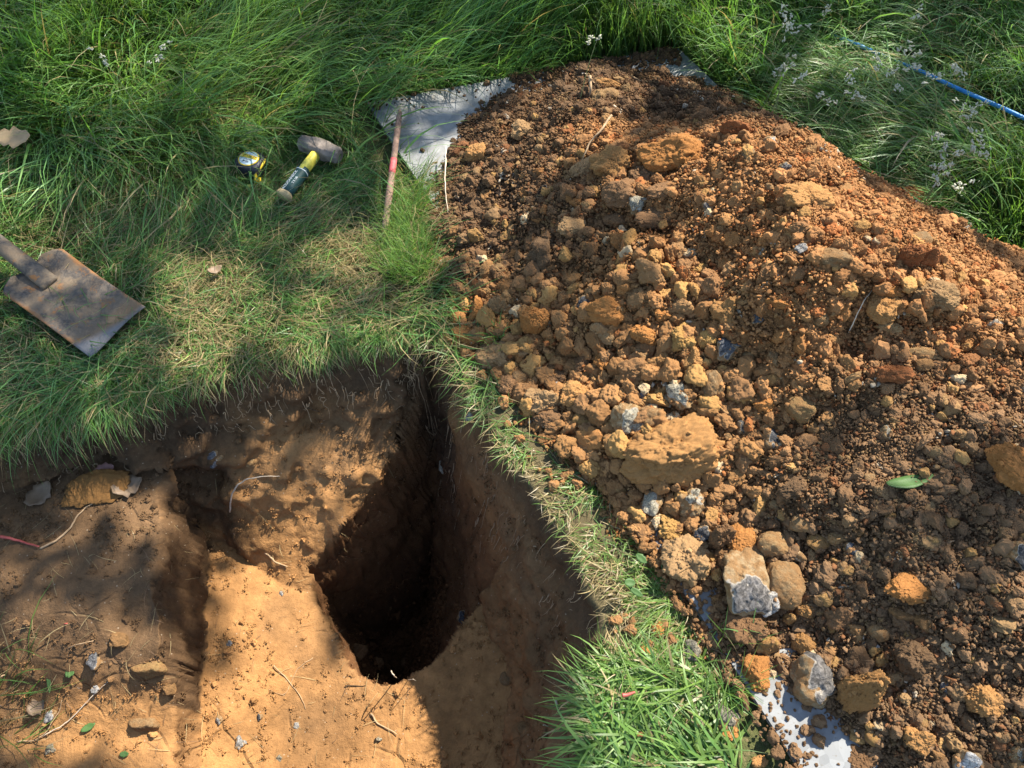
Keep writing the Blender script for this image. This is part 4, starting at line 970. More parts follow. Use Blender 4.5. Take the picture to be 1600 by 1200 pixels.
# lump hammer
pb = at(444, 306, .028); pn = at(500, 233, .045); hd = pn-pb; HL = float(np.linalg.norm(hd))
ham = frame_obj('lump_hammer', pb, hd)
tag(ham, 'lump hammer with worn iron head, yellow shaft and dark green grip, lying on flattened grass', 'hammer')
def hr(x, ry, rz, e=2.6): return superring(x, ry, rz, 20, e)
loft('handle', [hr(HL*.50, .0125, .017), hr(HL*.6, .0125, .0165), hr(HL*.78, .0125, .0155), hr(HL*.97, .0125, .015)], M['yellow'], ham)
gp = loft('grip', [hr(.006, .0185, .0165), hr(.03, .0165, .0155), hr(HL*.3, .016, .0155), hr(HL*.45, .0168, .016), hr(HL*.5, .0172, .0165), hr(HL*.555, .0162, .016)], M['green'], ham)
loft('butt', [hr(-.006, .017, .015), hr(-.002, .0205, .0185), hr(.004, .0208, .0188), hr(.009, .019, .017)], M['butt'], ham)
loft('collar', [hr(HL*.485, .0176, .0168), hr(HL*.497, .0176, .0168)], M['whiteink'], ham)
text('ROUGHNECK', .0105, M['whiteink'], gp, (HL*.245, .005, .0162), 0, sx=1.05); text('2.5 LB', .0095, M['whiteink'], gp, (HL*.27, -.0075, .0155), 0)
hc = HL*1.0
hx = [(-.066, .015), (-.063, .0185), (-.058, .0205), (-.03, .0225), (-.012, .0235), (.012, .0235), (.03, .0225), (.058, .0205), (.063, .0185), (.066, .015)]
def octo(r_, ch=.42):
    k_ = r_*(1-ch); return [(r_, -k_), (r_, k_), (k_, r_), (-k_, r_), (-r_, k_), (-r_, -k_), (-k_, -r_), (k_, -r_)]
hx = [(-.064, .0165), (-.059, .0205), (-.034, .0225), (-.02, .0235), (.02, .0235), (.034, .0225), (.059, .0205), (.064, .0165)]
hd_o = loft('head', [[(hc+a, yy, b) for (a, b) in octo(r_, .5 if abs(yy) > .03 else .3)] for yy, r_ in hx], M['iron'], ham, False)
bv_ = hd_o.modifiers.new('bev', 'BEVEL'); bv_.width = .0018; bv_.segments = 2
# tape measure
pt = at(397, 270, .0); tp = frame_obj('tape_measure', pt, (.93, -.36, 0))
tag(tp, 'black and yellow tape measure with round printed label, lying beside the hammer', 'tape measure')
def rr(z, sx, sy, n=28, e=3.2, flat=.9):
    out = []
    for k in range(n):
        a = 2*math.pi*k/n; c, s = math.cos(a), math.sin(a)
        x = sx*math.copysign(abs(c)**(2/e), c); y = sy*math.copysign(abs(s)**(2/e), s); 
        if x > 0 and y < 0: x *= 1.06
        out.append((x, y, z))
    return out
TZ = .012
loft('case', [rr(TZ, .034, .032), rr(TZ+.004, .038, .036), rr(TZ+.018, .0395, .0375), rr(TZ+.033, .038, .036), rr(TZ+.038, .034, .032), rr(TZ+.039, .03, .028)], M['black'], tp)
def disc(name, r0, z0, z1, mat, parent, cx=0., cy=0., n=40):
    return loft(name, [[(cx+r0*math.cos(2*math.pi*k/n), cy+r0*math.sin(2*math.pi*k/n), z) for k in range(n)] for z in (z0, z1)], mat, parent, False)
disc('label_rim', .0285, TZ+.0385, TZ+.0402, M['yplastic'], tp); lf = disc('label_face', .0255, TZ+.0395, TZ+.0408, M['silver'], tp)
loft('label_band', [[(-.0245, -.0007, z_), (.0245, -.0007, z_), (.0225, .0117, z_), (-.0225, .0117, z_)] for z_ in (TZ+.0409, TZ+.0414)], M['yplastic'], lf, False)
text('STANLEY', .0108, M['blackink'], lf, (0, .0055, TZ+.0418), sx=.92); text('TYLON', .0065, M['blackink'], lf, (0, -.0055, TZ+.0412)); text("8m/26'", .0068, M['blackink'], lf, (-.001, -.0135, TZ+.0412))
arc = [(.037*math.cos(a)+.003, .036*math.sin(a), TZ+.03-.012*max(0, -math.sin(a))) for a in np.linspace(.75, -.75, 12)]+[(.034, -.037, TZ+.008), (.035, -.042, TZ-.002)]
V, T = tube_arrays(arc, [.002]+[.0035]*9+[.005]*4, 8); link('lock_strip', tri_mesh('lock_strip', V, T, None, True), M['yplastic'], tp)
V, T = tube_arrays([(.044, -.03, TZ+.012), (.046, -.036, TZ+.008), (.044, -.044, TZ)], [.003, .004, .003], 6); link('hook', tri_mesh('hook', V, T, None, True), M['yplastic'], tp)
# iron bar
pa = at(625, 172, .055); pc = at(602, 352, .045); sp_ = frame_obj('iron_bar', pc, pa-pc); BLn = float(np.linalg.norm(pa-pc))
tag(sp_, 'rusty iron bar with a red paint mark leaning across the board corner', 'iron bar')
loft('bar', [superring(x, r_*(1+.06*math.sin(x*80)), r_, 10) for x, r_ in [(-.01, .006), (0, .0085), (.1, .009), (.2, .0088), (.3, .009), (BLn*.8, .0088), (BLn*.93, .008), (BLn*.98, .006), (BLn, .003)]], M['rust'], sp_)
loft('paint_band', [superring(x, .0094, .0093, 10) for x in (BLn*.42, BLn*.47, BLn*.52, BLn*.545)], M['redpaint'], sp_)
# blue hose
hp = [at(1300, 55, .03), at(1345, 72, .06), at(1390, 92, .03), at(1440, 112, .06), at(1500, 140, .085), at(1560, 166, .085), at(1610, 189, .08), at(1720, 240, .04), at(1850, 330, .03), at(2000, 480, .03)]
HOSE = spline(hp, 90); V, T = tube_arrays(HOSE, .0058, 10); hs = link('hose', tri_mesh('hose', V, T, None, True), M['hose'])
tag(hs, 'bright blue hose half hidden in the long grass behind the heap', 'hose')

# ------------------------------------------------------------------ grass
def blades(P, L, Wd, az, ph0, ph1, curl, S=5, lift=None, clampz=True, tw=None):
    n = len(P); pos = np.zeros((n, S+1, 3)); pos[:, 0] = P
    for j in range(S):
        s = (j+.5)/S; ph = ph0+(ph1-ph0)*s**1.15; a = az+curl*s
        d = np.stack([np.sin(ph)*np.cos(a), np.sin(ph)*np.sin(a), np.cos(ph)], -1)
        pos[:, j+1] = pos[:, j]+d*(L/S)[:, None]
    if clampz:
        f = surf(pos[..., 0], pos[..., 1]); lf_ = (lift if lift is not None else rng.uniform(.002, .02, n))[:, None]*np.minimum(1, np.arange(S+1)/1.0)[None]
        pos[..., 2] = np.maximum(pos[..., 2], f+lf_)
    a2 = az+curl*.5+(tw if tw is not None else rng.normal(0, .6, n)); side = np.stack([-np.sin(a2), np.cos(a2), rng.normal(0, .35, n)], -1); side /= np.linalg.norm(side, axis=1)[:, None]
    wd = Wd[:, None]*np.array([(.75 if j == 0 else 1.0)*(1-(j/S)**1.8) for j in range(S)])[None]
    Lv = pos[:, :S]-side[:, None]*wd[..., None]*.5; Rv = pos[:, :S]+side[:, None]*wd[..., None]*.5
    V = np.concatenate([np.stack([Lv, Rv], 2).reshape(n, 2*S, 3), pos[:, S:]], 1)
    t = []
    for j in range(S-1): a, b, c, d = 2*j, 2*j+1, 2*j+3, 2*j+2; t += [(a, b, c), (a, c, d)]
    t.append((2*S-2, 2*S-1, 2*S)); t = np.array(t)
    return V, t, pos
def in_quad(u, v, Q): return poly_inside(u, v, np.array(Q, float))
tape_c = at(397, 270, 0)[:2]
def tool_block(pos):
    """blades that would lie over a tool are left out (they are pressed under it)"""
    u, v, d = proj(pos); z = pos[..., 2]
    b = in_quad(u, v, SPADE_Q) | in_quad(u, v, [(-40, 340), (10, 360), (100, 410), (70, 450), (-40, 405)])
    b |= in_quad(u, v, [(372, 255), (400, 250), (432, 262), (430, 300), (410, 300), (368, 282)])
    b |= in_quad(u, v, [(425, 302), (475, 228), (462, 212), (540, 236), (532, 262), (500, 262), (465, 318), (432, 322)])
    b |= in_quad(u, v, [(612, 165), (636, 168), (612, 315), (594, 312)])
    b |= in_quad(u, v, [(578, 166), (700, 148), (690, 200), (640, 300), (660, 330), (610, 260)]) & (rng.random(u.shape) < .8)
    return b.any(1) & (rng.random(len(pos)) < .9)
def hose_block(pos):
    u, v, d = proj(pos); hu, hv, _ = proj(HOSE); vv = np.interp(u, hu, hv)
    near = (np.abs(v-vv) < 8) & (u > 1335)
    pr = np.interp(u, [1330, 1350, 1385, 1430, 1470, 1600], [.1, .35, .02, .1, .5, .8])
    return (near & (rng.random(u.shape[0])[:, None] < pr)).any(1)

GREEN = np.array([.105, .235, .038]); BLUE = np.array([.115, .235, .085]); YEL = np.array([.16, .235, .045]); STRAW = np.array([.36, .28, .14]); DGRN = np.array([.035, .085, .015])
def grass_cols(n, x, y, straw, yel, dark=.2):
    r = rng.random(n)[:, None]; c = GREEN+(BLUE-GREEN)*rng.random(n)[:, None]
    pn = fbm(xyz(x*2.2, y*2.2), 501, 3)
    c = c+(YEL-c)*np.clip(yel+.5*pn+rng.normal(0, .25, n), 0, 1)[:, None]*.8
    c = np.where(rng.random(n)[:, None] < dark, c*.55, c)
    isst = rng.random(n) < straw
    c = np.where(isst[:, None], STRAW*rng.uniform(.6, 1.15, n)[:, None], c)
    return c*rng.uniform(.7, 1.35, n)[:, None]
GV, GT, GC = [], [], []; g_off = 0
def add_blades(P, L, Wd, az, ph0, ph1, curl, col, S=5, lift=None, store=None, block=True, tw=None):
    global g_off
    V, t, pos = blades(P, L, Wd, az, ph0, ph1, curl, S, lift, tw=tw)
    if block:
        k = ~(tool_block(pos) | hose_block(pos)); V = V[k]; col = col[k]
    n, m = V.shape[:2]
    tip = np.linspace(0, 1, m)[None, :, None]
    cc = np.broadcast_to(col[:, None], (n, m, 3))*(.85+.3*tip)
    GV.append(V.reshape(-1, 3)); GC.append(cc.reshape(-1, 3)); GT.append((t[None]+(np.arange(n)*m)[:, None, None]).reshape(-1, 3)+g_off); g_off += n*m
# tall grass with lodged waves
def scatter(n, xr, yr):
    x = rng.uniform(*xr, n); y = rng.uniform(*yr, n); return x, y
def free(x, y): return (~poly_inside(x, y, RIM)) & (heap_at(x, y) < .004)
def on_board(x, y): return poly_inside(x, y, bc)
x, y = scatter(132000, (-2.3, 2.5), (.75, 3.15))
u, v, d = proj(xyz(x, y, .05))
tram = sm(235, 330, v+60*fbm(xyz(x*3, y*3), 601, 3))*sm(720, 600, u)            # trampled area by the hole
tram = np.maximum(tram, np.exp(-(((u-340)/60)**2+((v-150)/28)**2))*.9)
tram = np.maximum(tram, sm(.14, .05, np.hypot(x-at(460, 270)[0], (y-at(460, 270)[1])*.8)))
inview = (u > -170) & (u < 1770) & (v > -170)
k = free(x, y) & ~on_board(x, y) & (rng.random(len(x)) < np.where(inview, 1.0, .35)) & (rng.random(len(x)) > tram*1.2)
k &= ~((v > 480) & (u > 640) & (u < 1250)) & ~((v > 245) & (u > 585) & (u < 780))
x, y, u, v = x[k], y[k], u[k], v[k]; n = len(x)
cid = worley2(x*9, y*9, 77)[1]
fl = 2.6*fbm(xyz(x*1.3, y*1.3), 611, 2)+1.2*(cid-.5)
lodge = np.clip(.5+.9*fbm(xyz(x*2.0+5, y*2.0), 617, 3)+.25*sm(1000, 300, u), 0, 1)
az = np.where(u < 900, -1.1, -1.9)+fl*.9+rng.normal(0, .45, n)
L = (.13+.26*rng.random(n)**1.3)*(1-.2*lodge)*(.75+.5*cid)
L *= np.where(u > 1100, .9, 1.0)
hd_ = heap_at(x, y+0.0); near_heap = sm(.25, .0, np.minimum.reduce([np.hypot(x-px, y-py) for px, py, pz in np.vstack([cpw[[0, 1, 14, 15, 16, 17, 18, 19]], at([1200, 1290, 1390, 1500, 1600], [187, 236, 300, 370, 424], 0.)])]))
L *= (1-.4*near_heap)
ph0 = .08+.55*lodge+rng.uniform(0, .3, n); ph1 = ph0+.5+1.0*lodge+rng.normal(0, .35, n)
col = grass_cols(n, x, y, .03+.09*sm(.3, .8, lodge), .3, .18)
wide_ = rng.random(n) < .05
add_blades(xyz(x, y, 0*x), L, np.where(wide_, rng.uniform(.006, .009, n), .0016+.0046*rng.random(n)**1.5), az, ph0, ph1, rng.normal(0, .4, n), col, 5, rng.uniform(.004, .05, n))
print('tall', n)
# short flattened grass and thatch in the trampled area
x, y = scatter(60000, (-1.75, .0), (.72, 2.0)); u, v, d = proj(xyz(x, y, .0))
tram = sm(235, 330, v+60*fbm(xyz(x*3, y*3), 601, 3))*sm(740, 640, u)
tram = np.maximum(tram, np.exp(-(((u-340)/60)**2+((v-150)/28)**2))*.9)
k = free(x, y) & (rng.random(len(x)) < tram) & ~on_board(x, y)
x, y, u, v = x[k], y[k], u[k], v[k]; n = len(x)
bare = np.clip(np.exp(-(((u-560)/110)**2+((v-430)/45)**2))+.9*np.exp(-(((u-310)/60)**2+((v-450)/40)**2))+.5*np.exp(-(((u-470)/90)**2+((v-350)/30)**2))+.35+.9*fbm(xyz(x*5, y*5), 631, 3), 0, 1)
flow = 3.0*fbm(xyz(x*2.2, y*2.2), 641, 3)
az = -.7+flow+rng.normal(0, .8, n); L = rng.uniform(.05, .2, n)*(1-.45*bare)
ph0 = .7+rng.uniform(0, .7, n); ph1 = ph0+rng.uniform(.1, .9, n)
col = grass_cols(n, x, y, .12+.6*bare, .12, .25)
add_blades(xyz(x, y, 0*x), L, rng.uniform(.0013, .0042, n), az, ph0, ph1, rng.normal(0, .7, n), col, 4, rng.uniform(.002, .028, n))
print('tram', n)
# turf lip draped over the back of the hole
n = 9500; tt = rng.random(n)**.9; seg = np.linspace(0, 1, len(RIM_BACK)); j = np.clip(np.searchsorted(seg, tt)-1, 0, len(RIM_BACK)-2); f = (tt-seg[j])/(seg[1]-seg[0])
q = RIM_BACK[j]+(RIM_BACK[j+1]-RIM_BACK[j])*f[:, None]; back = np.abs(rng.normal(0, .045, n)); q = q+np.stack([-.33*back, .94*back], -1)
cidl = fbm(xyz(q[:, 0]*9, q[:, 1]*0), 651, 2); k = (rng.random(n) < .55+.9*cidl) & (q[:, 0] > -1.5); q = q[k]; cidl = cidl[k]; n = len(q)
u, v, d = proj(xyz(q[:, 0], q[:, 1], 0))
az = -1.25+.9*fbm(xyz(q[:, 0]*5, q[:, 1]*5), 661, 2)+rng.normal(0, .5, n); L = rng.uniform(.04, .13, n)*(1+.7*sm(300, 0, u))*(1-.3*sm(400, 650, u)); ph0 = .8+rng.uniform(0, .6, n); ph1 = ph0+rng.uniform(.4, 1.5, n)
add_blades(xyz(q[:, 0], q[:, 1], 0), L, rng.uniform(.0014, .0036, n), az, ph0, ph1, rng.normal(0, .4, n), grass_cols(n, q[:, 0], q[:, 1], .22, .3, .2), 5, rng.uniform(.004, .02, n))
# turf strip between hole and heap
n = 14500; tt = rng.random(n); seg = np.linspace(0, 1, len(RIM_RIGHT)); j = np.clip(np.searchsorted(seg, tt)-1, 0, len(RIM_RIGHT)-2); f = (tt-seg[j])/(seg[1]-seg[0])
q = RIM_RIGHT[j]+(RIM_RIGHT[j+1]-RIM_RIGHT[j])*f[:, None]; back = rng.uniform(-.01, .30, n); q = q+np.stack([.85*back, .45*back], -1)
hq = heap_at(q[:, 0], q[:, 1]); u, v, d = proj(xyz(q[:, 0], q[:, 1], 0)); bare = np.exp(-(((u-955)/45)**2+((v-950)/75)**2))+.8*np.exp(-(((u-840)/45)**2+((v-770)/60)**2))+.6*sm(.05, .0, back)*(v < 1020)
k = (hq < .006) & (v < 1300) & (rng.random(n) < .45+1.3*fbm(xyz(q[:, 0]*13, q[:, 1]*13), 673, 3)+.3*sm(1010, 1090, v)) & ~on_board(q[:, 0], q[:, 1]) & ~poly_inside(q[:, 0], q[:, 1], RIM); q, back, bare, u, v = q[k], back[k], bare[k], u[k], v[k]; n = len(q)
lush = sm(1010, 1090, v); corner = sm(700, 600, v)
az = 3.55+.9*fbm(xyz(q[:, 0]*8, q[:, 1]*8), 671, 2)+rng.normal(0, .75, n)-lush*1.0+lush*(1.2*fbm(xyz(q[:, 0]*11, q[:, 1]*11), 675, 2))
L = rng.uniform(.025, .085, n)*(1-.4*np.clip(bare, 0, 1))*(1+.8*lush+.8*corner); ph0 = .7+rng.uniform(0, .8, n)+.1*lush; ph1 = ph0+rng.uniform(.4, 1.4, n)
col = grass_cols(n, q[:, 0], q[:, 1], np.clip(.2+.75*bare-.1*lush, 0, .92), .75, .1)
add_blades(xyz(q[:, 0], q[:, 1], 0), L, rng.uniform(.0012, .0032, n)*(1+1.6*lush), az, ph0, ph1, rng.normal(0, .6, n), col, 5, rng.uniform(.002, .014, n), block=False)
print('strip', n)
# pressed-down blades round and under the tools
n = 9000; uu = rng.uniform(350, 560, n); vv = rng.uniform(205, 335, n); m_ = rng.random(n) < .45; uu = np.where(m_, rng.uniform(-60, 260, n), uu); vv = np.where(m_, rng.uniform(340, 570, n), vv)
q = at(uu, vv, 0.0); add_blades(q, rng.uniform(.03, .09, n), rng.uniform(.0014, .0034, n), rng.uniform(0, 6.28, n), rng.uniform(1.1, 1.5, n), np.full(n, 1.57), rng.normal(0, .6, n), grass_cols(n, q[:, 0], q[:, 1], .2, .1, .3), 4, rng.uniform(.001, .009, n), block=False)
# bright short grass between the bar and the heap
n = 4200; uu = rng.normal(640, 22, n); vv = rng.uniform(265, 450, n); q = at(uu, vv, 0.0); k = (heap_at(q[:, 0], q[:, 1]) < .006); q = q[k]; n = len(q)
add_blades(q, rng.uniform(.05, .11, n), rng.uniform(.0015, .003, n), rng.uniform(0, 6.28, n), rng.uniform(.1, .5, n), rng.uniform(.6, 1.4, n), rng.normal(0, .5, n), grass_cols(n, q[:, 0], q[:, 1], .06, .6, .1), 4)
# blades reaching in from the near-left, and sprouts between clods
n = 60; uu = rng.uniform(-40, 60, n); vv = rng.uniform(1010, 1180, n); q = np.array([hit(max(a, -100), b) for a, b in zip(uu, vv)])
add_blades(q, rng.uniform(.06, .2, n), rng.uniform(.0015, .004, n), rng.normal(.4, .6, n), rng.uniform(.6, 1.2, n), rng.uniform(1.2, 1.7, n), rng.normal(0, .4, n), grass_cols(n, q[:, 0], q[:, 1], .3, .4, .2), 5)
for (uc, vc, cnt, Lm) in ((768, 532, 90, .06), (1150, 1000, 20, .08), (930, 1040, 60, .1), (1130, 1085, 70, .1)):
    q = np.array([hit(a, b) for a, b in zip(rng.normal(uc, 14, cnt), rng.normal(vc, 10, cnt))])
    add_blades(q, rng.uniform(.5, 1.2, cnt)*Lm, rng.uniform(.0016, .0036, cnt), rng.uniform(0, 6.28, cnt), rng.uniform(.2, .6, cnt), rng.uniform(.8, 1.5, cnt), rng.normal(0, .4, cnt), grass_cols(cnt, q[:, 0], q[:, 1], .05, .5, .1), 5, block=False)
gme = tri_mesh('grass', np.vstack(GV), np.vstack(GT), {'col': np.vstack(GC)})
link('grass', gme, M['grass'], None, 'stuff'); print('grass tris', len(gme.polygons))

# dead stalks lying on the shelf, the floor and the trampled turf
GV, GT, GC = [], [], []; g_off = 0
n = 420; uu = rng.uniform(-20, 640, n); vv = rng.uniform(720, 1210, n); q = np.array([hit(a, b) for a, b in zip(uu, vv)])
k = (q[:, 2] > -.55) & (rng.random(n) < np.where(uu < 330, 1, .55)); q = q[k]; n = len(q)
add_blades(q+np.array([0, 0, .003]), rng.uniform(.01, .07, n), rng.uniform(.0006, .0014, n), rng.uniform(0, 6.28, n), np.full(n, 1.5), rng.uniform(1.5, 1.62, n), rng.normal(0, .5, n), np.where(rng.random(n)[:, None] < .6, STRAW, np.array([.16, .1, .06]))*rng.uniform(.6, 1.1, n)[:, None], 4, rng.uniform(.002, .006, n))
n = 5200; x, y = scatter(n, (-1.7, .05), (.75, 1.9)); u, v, d = proj(xyz(x, y, 0)); k = free(x, y) & (v > 290) & (u < 690); x, y = x[k], y[k]; n = len(x)
add_blades(xyz(x, y, .01), rng.uniform(.04, .2, n), rng.uniform(.0006, .0016, n), rng.uniform(0, 6.28, n), rng.uniform(1.3, 1.55, n), rng.uniform(1.45, 1.6, n), rng.normal(0, .8, n), STRAW*rng.uniform(.35, .95, n)[:, None]*np.array([1, .97, .9]), 4, rng.uniform(.012, .05, n))
dme = tri_mesh('dead_stalks', np.vstack(GV), np.vstack(GT), {'col': np.vstack(GC)}); link('dead_stalks', dme, M['straw'], None, 'stuff')

# ------------------------------------------------------------------ grass seed heads
SH = [(1238,40),(1261,45),(1226,56),(1215,115),(1228,108),(1244,124),(1331,130),(1352,150),(1372,105),(1394,108),(1306,162),(1436,88),(1446,124),(1490,112),(1506,119),(1400,142),(1508,182),(1516,178),(1480,243),(1494,240),(1462,272),(1465,286),(1525,240),(1545,246),(1493,296),(152,84),(236,94),(938,58),(1290,20),(1420,30)]
def seed_head(u, v, i):
    r = np.random.default_rng(900+i); h = r.uniform(.26, .34); tip = at(u, v, h); ln = r.normal(0, .07, 2); base = np.array([tip[0]+ln[0], tip[1]+.03+ln[1], 0])
    e = bpy.data.objects.new('seed_head', None); COL.objects.link(e); e.location = base
    rel = tip-base; pts = spline([(0, 0, 0), rel*.5+np.array([0, 0, .06]), rel*.85+np.array([0, 0, .04]), rel], 14)
    V, T = tube_arrays(pts, np.linspace(.0012, .0006, 14), 4); link('stem', tri_mesh('stem', V, T), M['stem'], e)
    Vs, Ts, o0 = [], [], 0; bv, bt = ICO[2]; dirv = pts[-1]-pts[-4]; dirv /= np.linalg.norm(dirv)
    for c in range(r.integers(4, 7)):
        cc_ = pts[-1]-dirv*c*.012+r.normal(0, .006, 3)
        for k in range(r.integers(4, 8)):
            sc_ = np.array([.0016, .0016, .0042])*r.uniform(.7, 1.3); d_ = r.normal(size=3)*.5+dirv*1.2; d_ /= np.linalg.norm(d_)
            q_ = np.array(Vector(d_).to_track_quat('Z', 'Y').to_matrix()); Vs.append((bv*sc_)@q_.T+cc_+r.normal(0, .0035, 3)); Ts.append(bt+o0); o0 += len(bv)
    link('spikelets', tri_mesh('spikelets', np.vstack(Vs), np.vstack(Ts), None, True), M['seed'], e); return e
hu, hv, _ = proj(HOSE)
for i, (u, v) in enumerate(SH):
    e = seed_head(u, v, i)
    dv_ = v-np.interp(u, hu, hv)
    zone = 0 if u < 300 else 1 if u < 1000 else 2 if u < 1300 else 3 if dv_ < -8 else 4 if dv_ < 45 else 5
    zs = sorted(q for q in SH if (0 if q[0] < 300 else 1 if q[0] < 1000 else 2 if q[0] < 1300 else 3 if q[1]-np.interp(q[0], hu, hv) < -8 else 4 if q[1]-np.interp(q[0], hu, hv) < 45 else 5) == zone)
    od = ['first', 'second', 'third', 'fourth', 'fifth', 'sixth', 'seventh', 'eighth', 'ninth', 'tenth', 'eleventh', 'twelfth'][zs.index((u, v))]
    lab = [f'{od} of the two pale seed heads in the shaded grass beyond the tan leaf', 'pale drooping seed head in the grass behind the far board corner', f'{od} pale seed head from the board corner in the grass before the hose', f'{od} pale seed head beyond the blue hose, counting from the board side', f'{od} pale seed head beside the blue hose, counting from the board side', f'{od} pale seed head between hose and heap crest, counting from the board side'][zone]
    tag(e, lab, 'grass seed head', 'seed heads standing in the long grass')

# ------------------------------------------------------------------ the tree whose crown dapples the ground (stands behind, out of the picture)
LIT = [(1450,385,.34,190,75,1),(1250,250,.36,130,60,1),(1540,470,.3,120,70,1),(1320,400,.33,310,175,1),(1060,640,.12,310,190,1),(1250,900,.1,250,230,1),(1330,1120,.05,260,120,1),(1580,520,.3,120,160,1),(1530,1080,.14,130,110,.7),(830,225,.1,130,70,1),(915,150,.12,70,40,1),(720,300,.04,60,100,1),(720,420,.04,80,60,1),(1000,450,.18,150,70,.9),(1070,250,.28,110,50,1),
 (870,780,0,110,130,1),(960,930,0,100,150,1),(1060,1100,0,170,150,1),(645,340,0,45,85,1),(650,290,.02,40,45,1),(770,660,0,50,60,.8),
 (520,1130,-.45,270,110,1),(432,960,-.42,72,115,1),(320,1150,-.38,200,80,1),(140,1095,-.34,180,75,.95),(172,832,-.2,85,48,1),(310,655,-.1,70,40,1),(385,680,-.15,45,40,.9),(590,640,-.1,16,45,.9),(500,690,-.2,14,60,.8),(265,690,-.1,50,14,.9),(680,590,0,30,30,.7),
 (90,115,.12,45,20,1),(205,125,.1,38,28,1),(345,145,.03,55,34,1),(425,125,.12,45,36,1),(20,345,.06,55,40,1),(320,465,.01,70,50,1),(385,545,.02,95,28,1),(560,410,.01,90,26,1),(70,600,.05,90,22,.9),(470,500,.01,60,20,.8),(120,420,.03,40,25,.6),
 (1130,55,.15,60,36,1),(1370,25,.15,60,22,.9),(1575,365,.1,70,60,1),(1350,175,.15,60,30,.5),(980,40,.15,80,25,.5),(1530,250,.15,70,35,.6),(1250,150,.15,60,40,.45),(180,20,.2,80,20,.5),(640,90,.15,70,25,.5),(700,30,.2,50,25,.6),(1580,150,.15,50,30,.5),(250,300,.05,60,25,.45)]
DARK = [(620,195,.03,75,45,.95),(150,733,-.15,260,34,1),(60,900,-.25,110,60,1),(625,205,.02,60,35,.85),(1110,165,.1,110,42,.95),(860,440,.12,80,55,.8),(845,360,.12,45,30,.5),(1490,840,.2,130,120,.6),(1390,610,.28,55,55,.5),(1000,325,.27,80,20,.6),(905,520,.12,50,40,.5),(690,470,0,45,30,.9),(300,905,-.36,58,165,1),(120,965,-.28,200,56,1),(720,560,.0,30,30,.5),(820,580,.05,60,35,.55)]
def spot(u, v, z, ru, rv, s, grow=0):
    ru += grow*24*(ru < 105); rv += grow*18*(rv < 105)
    def g(a, b): p = at(a, b, z); return (p-SUN*(z/SUN[2]))[:2]
    c = g(u, v); return c, np.linalg.inv(np.stack([g(u+ru, v)-c, g(u, v+rv)-c], 1)), s
LIT = [spot(*l, grow=1) for l in LIT]; DARK = [spot(*l) for l in DARK]
def litness(x, y):
    P = np.stack([x, y], -1); L = np.zeros(x.shape)
    for c, A, s in LIT: L = np.maximum(L, s*sm(1.06, .9, np.linalg.norm((P-c)@A.T, axis=-1)))
    gz = sm(.3, .75, heap_dist(x, y)) if False else sm(1.15, 1.4, y-.25*np.clip(x, 0, 9)+1.2*np.clip(x-.75, 0, .6)*(y > 1.2))*(heap_base(x, y) < .0)
    L = np.maximum(L, gz*.85*sm(.16, .36, fbm(xyz(x*3.6, y*3.6), 951, 3)))
    for c, A, s in DARK: L = L*(1-s*sm(1.06, .86, np.linalg.norm((P-c)@A.T, axis=-1)))
    return L
n = 44000; lx = rng.uniform(-2.3, 2.7, n); ly = rng.uniform(-.8, 3.6, n)
k = rng.random(n) > litness(lx, ly)**.8; lx, ly = lx[k], ly[k]; n = len(lx)
lh = rng.uniform(2.7, 4.3, n); LP = np.stack([lx, ly, 0*lx], -1)+SUN*(lh/SUN[2])[:, None]
ex = rng.normal(size=(5000, 3)); ex /= np.linalg.norm(ex, axis=1)[:, None]; ctr = np.array([.3, 1.4, 0])+SUN*(3.6/SUN[2])
EX = ctr+ex*np.array([3.8, 3.6, 1.7])*rng.uniform(.55, 1, (5000, 1)); EX[:, 2] = np.maximum(EX[:, 2], 2.6)
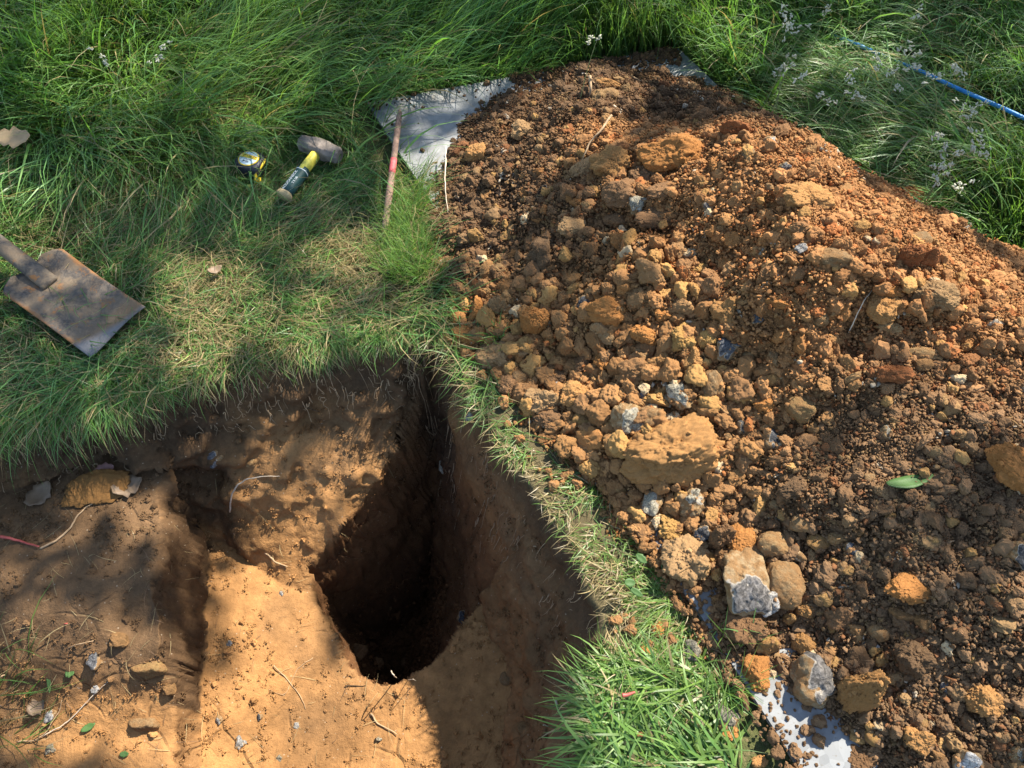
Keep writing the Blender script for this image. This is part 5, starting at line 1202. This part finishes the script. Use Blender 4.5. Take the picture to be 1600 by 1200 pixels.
g0 = EX-SUN*(EX[:, 2]/SUN[2])[:, None]; out = (g0[:, 0] < -2.3) | (g0[:, 0] > 2.7) | (g0[:, 1] < -.8) | (g0[:, 1] > 3.6); LP = np.vstack([LP, EX[out]]); n = len(LP)
ax = rng.normal(size=(n, 3)); ax[:, 2] *= .4; ax /= np.linalg.norm(ax, axis=1)[:, None]; nn = rng.normal(0, .55, (n, 3))+np.array([0, 0, 1.0]); sd_ = np.cross(nn, ax); sd_ /= np.linalg.norm(sd_, axis=1)[:, None]
ll = rng.uniform(.05, .08, n)[:, None]; lw = ll*.6
prof = [(-.5, 0), (-.2, .42), (.12, .5), (.5, 0)]
VL = np.stack([LP-ax*ll*.5, LP-ax*ll*.15+sd_*lw*.5, LP+ax*ll*.5, LP-ax*ll*.15-sd_*lw*.5], 1).reshape(-1, 3)
TL = (np.array([[0, 1, 2], [0, 2, 3]])[None]+(np.arange(n)*4)[:, None, None]).reshape(-1, 3)
tree = bpy.data.objects.new('broadleaf_tree', None); COL.objects.link(tree); tb = np.array([4.6, 5.6, 0]); tree.location = tb
tag(tree, 'broadleaf tree standing behind the heap whose leafy crown dapples the ground', 'tree')
cm = link('crown', tri_mesh('crown', VL-tb, TL), M['crown'], tree)
V, T = tube_arrays(spline([(0, 0, 0), (-.05, -.05, 1.2), (-.1, -.15, 2.4), (-.2, -.3, 3.4), (-.3, -.45, 4.3)], 20), np.linspace(.2, .07, 20), 12); link('trunk', tri_mesh('trunk', V, T, None, True), M['bark'], tree)
for a, b in (((-.12, -.18, 2.6), (-1.3, -1.0, 3.6)), ((-.15, -.22, 2.9), (1.0, .2, 4.2)), ((-.2, -.3, 3.3), (-.4, 1.0, 4.2)), ((-.2, -.32, 3.5), (-2.0, -.2, 4.0))):
    a, b = np.array(a), np.array(b); V, T = tube_arrays(spline([a, (a+b)/2+np.array([0, 0, .2]), b], 10), np.linspace(.07, .02, 10), 7); link('limb', tri_mesh('limb', V, T, None, True), M['bark'], tree)
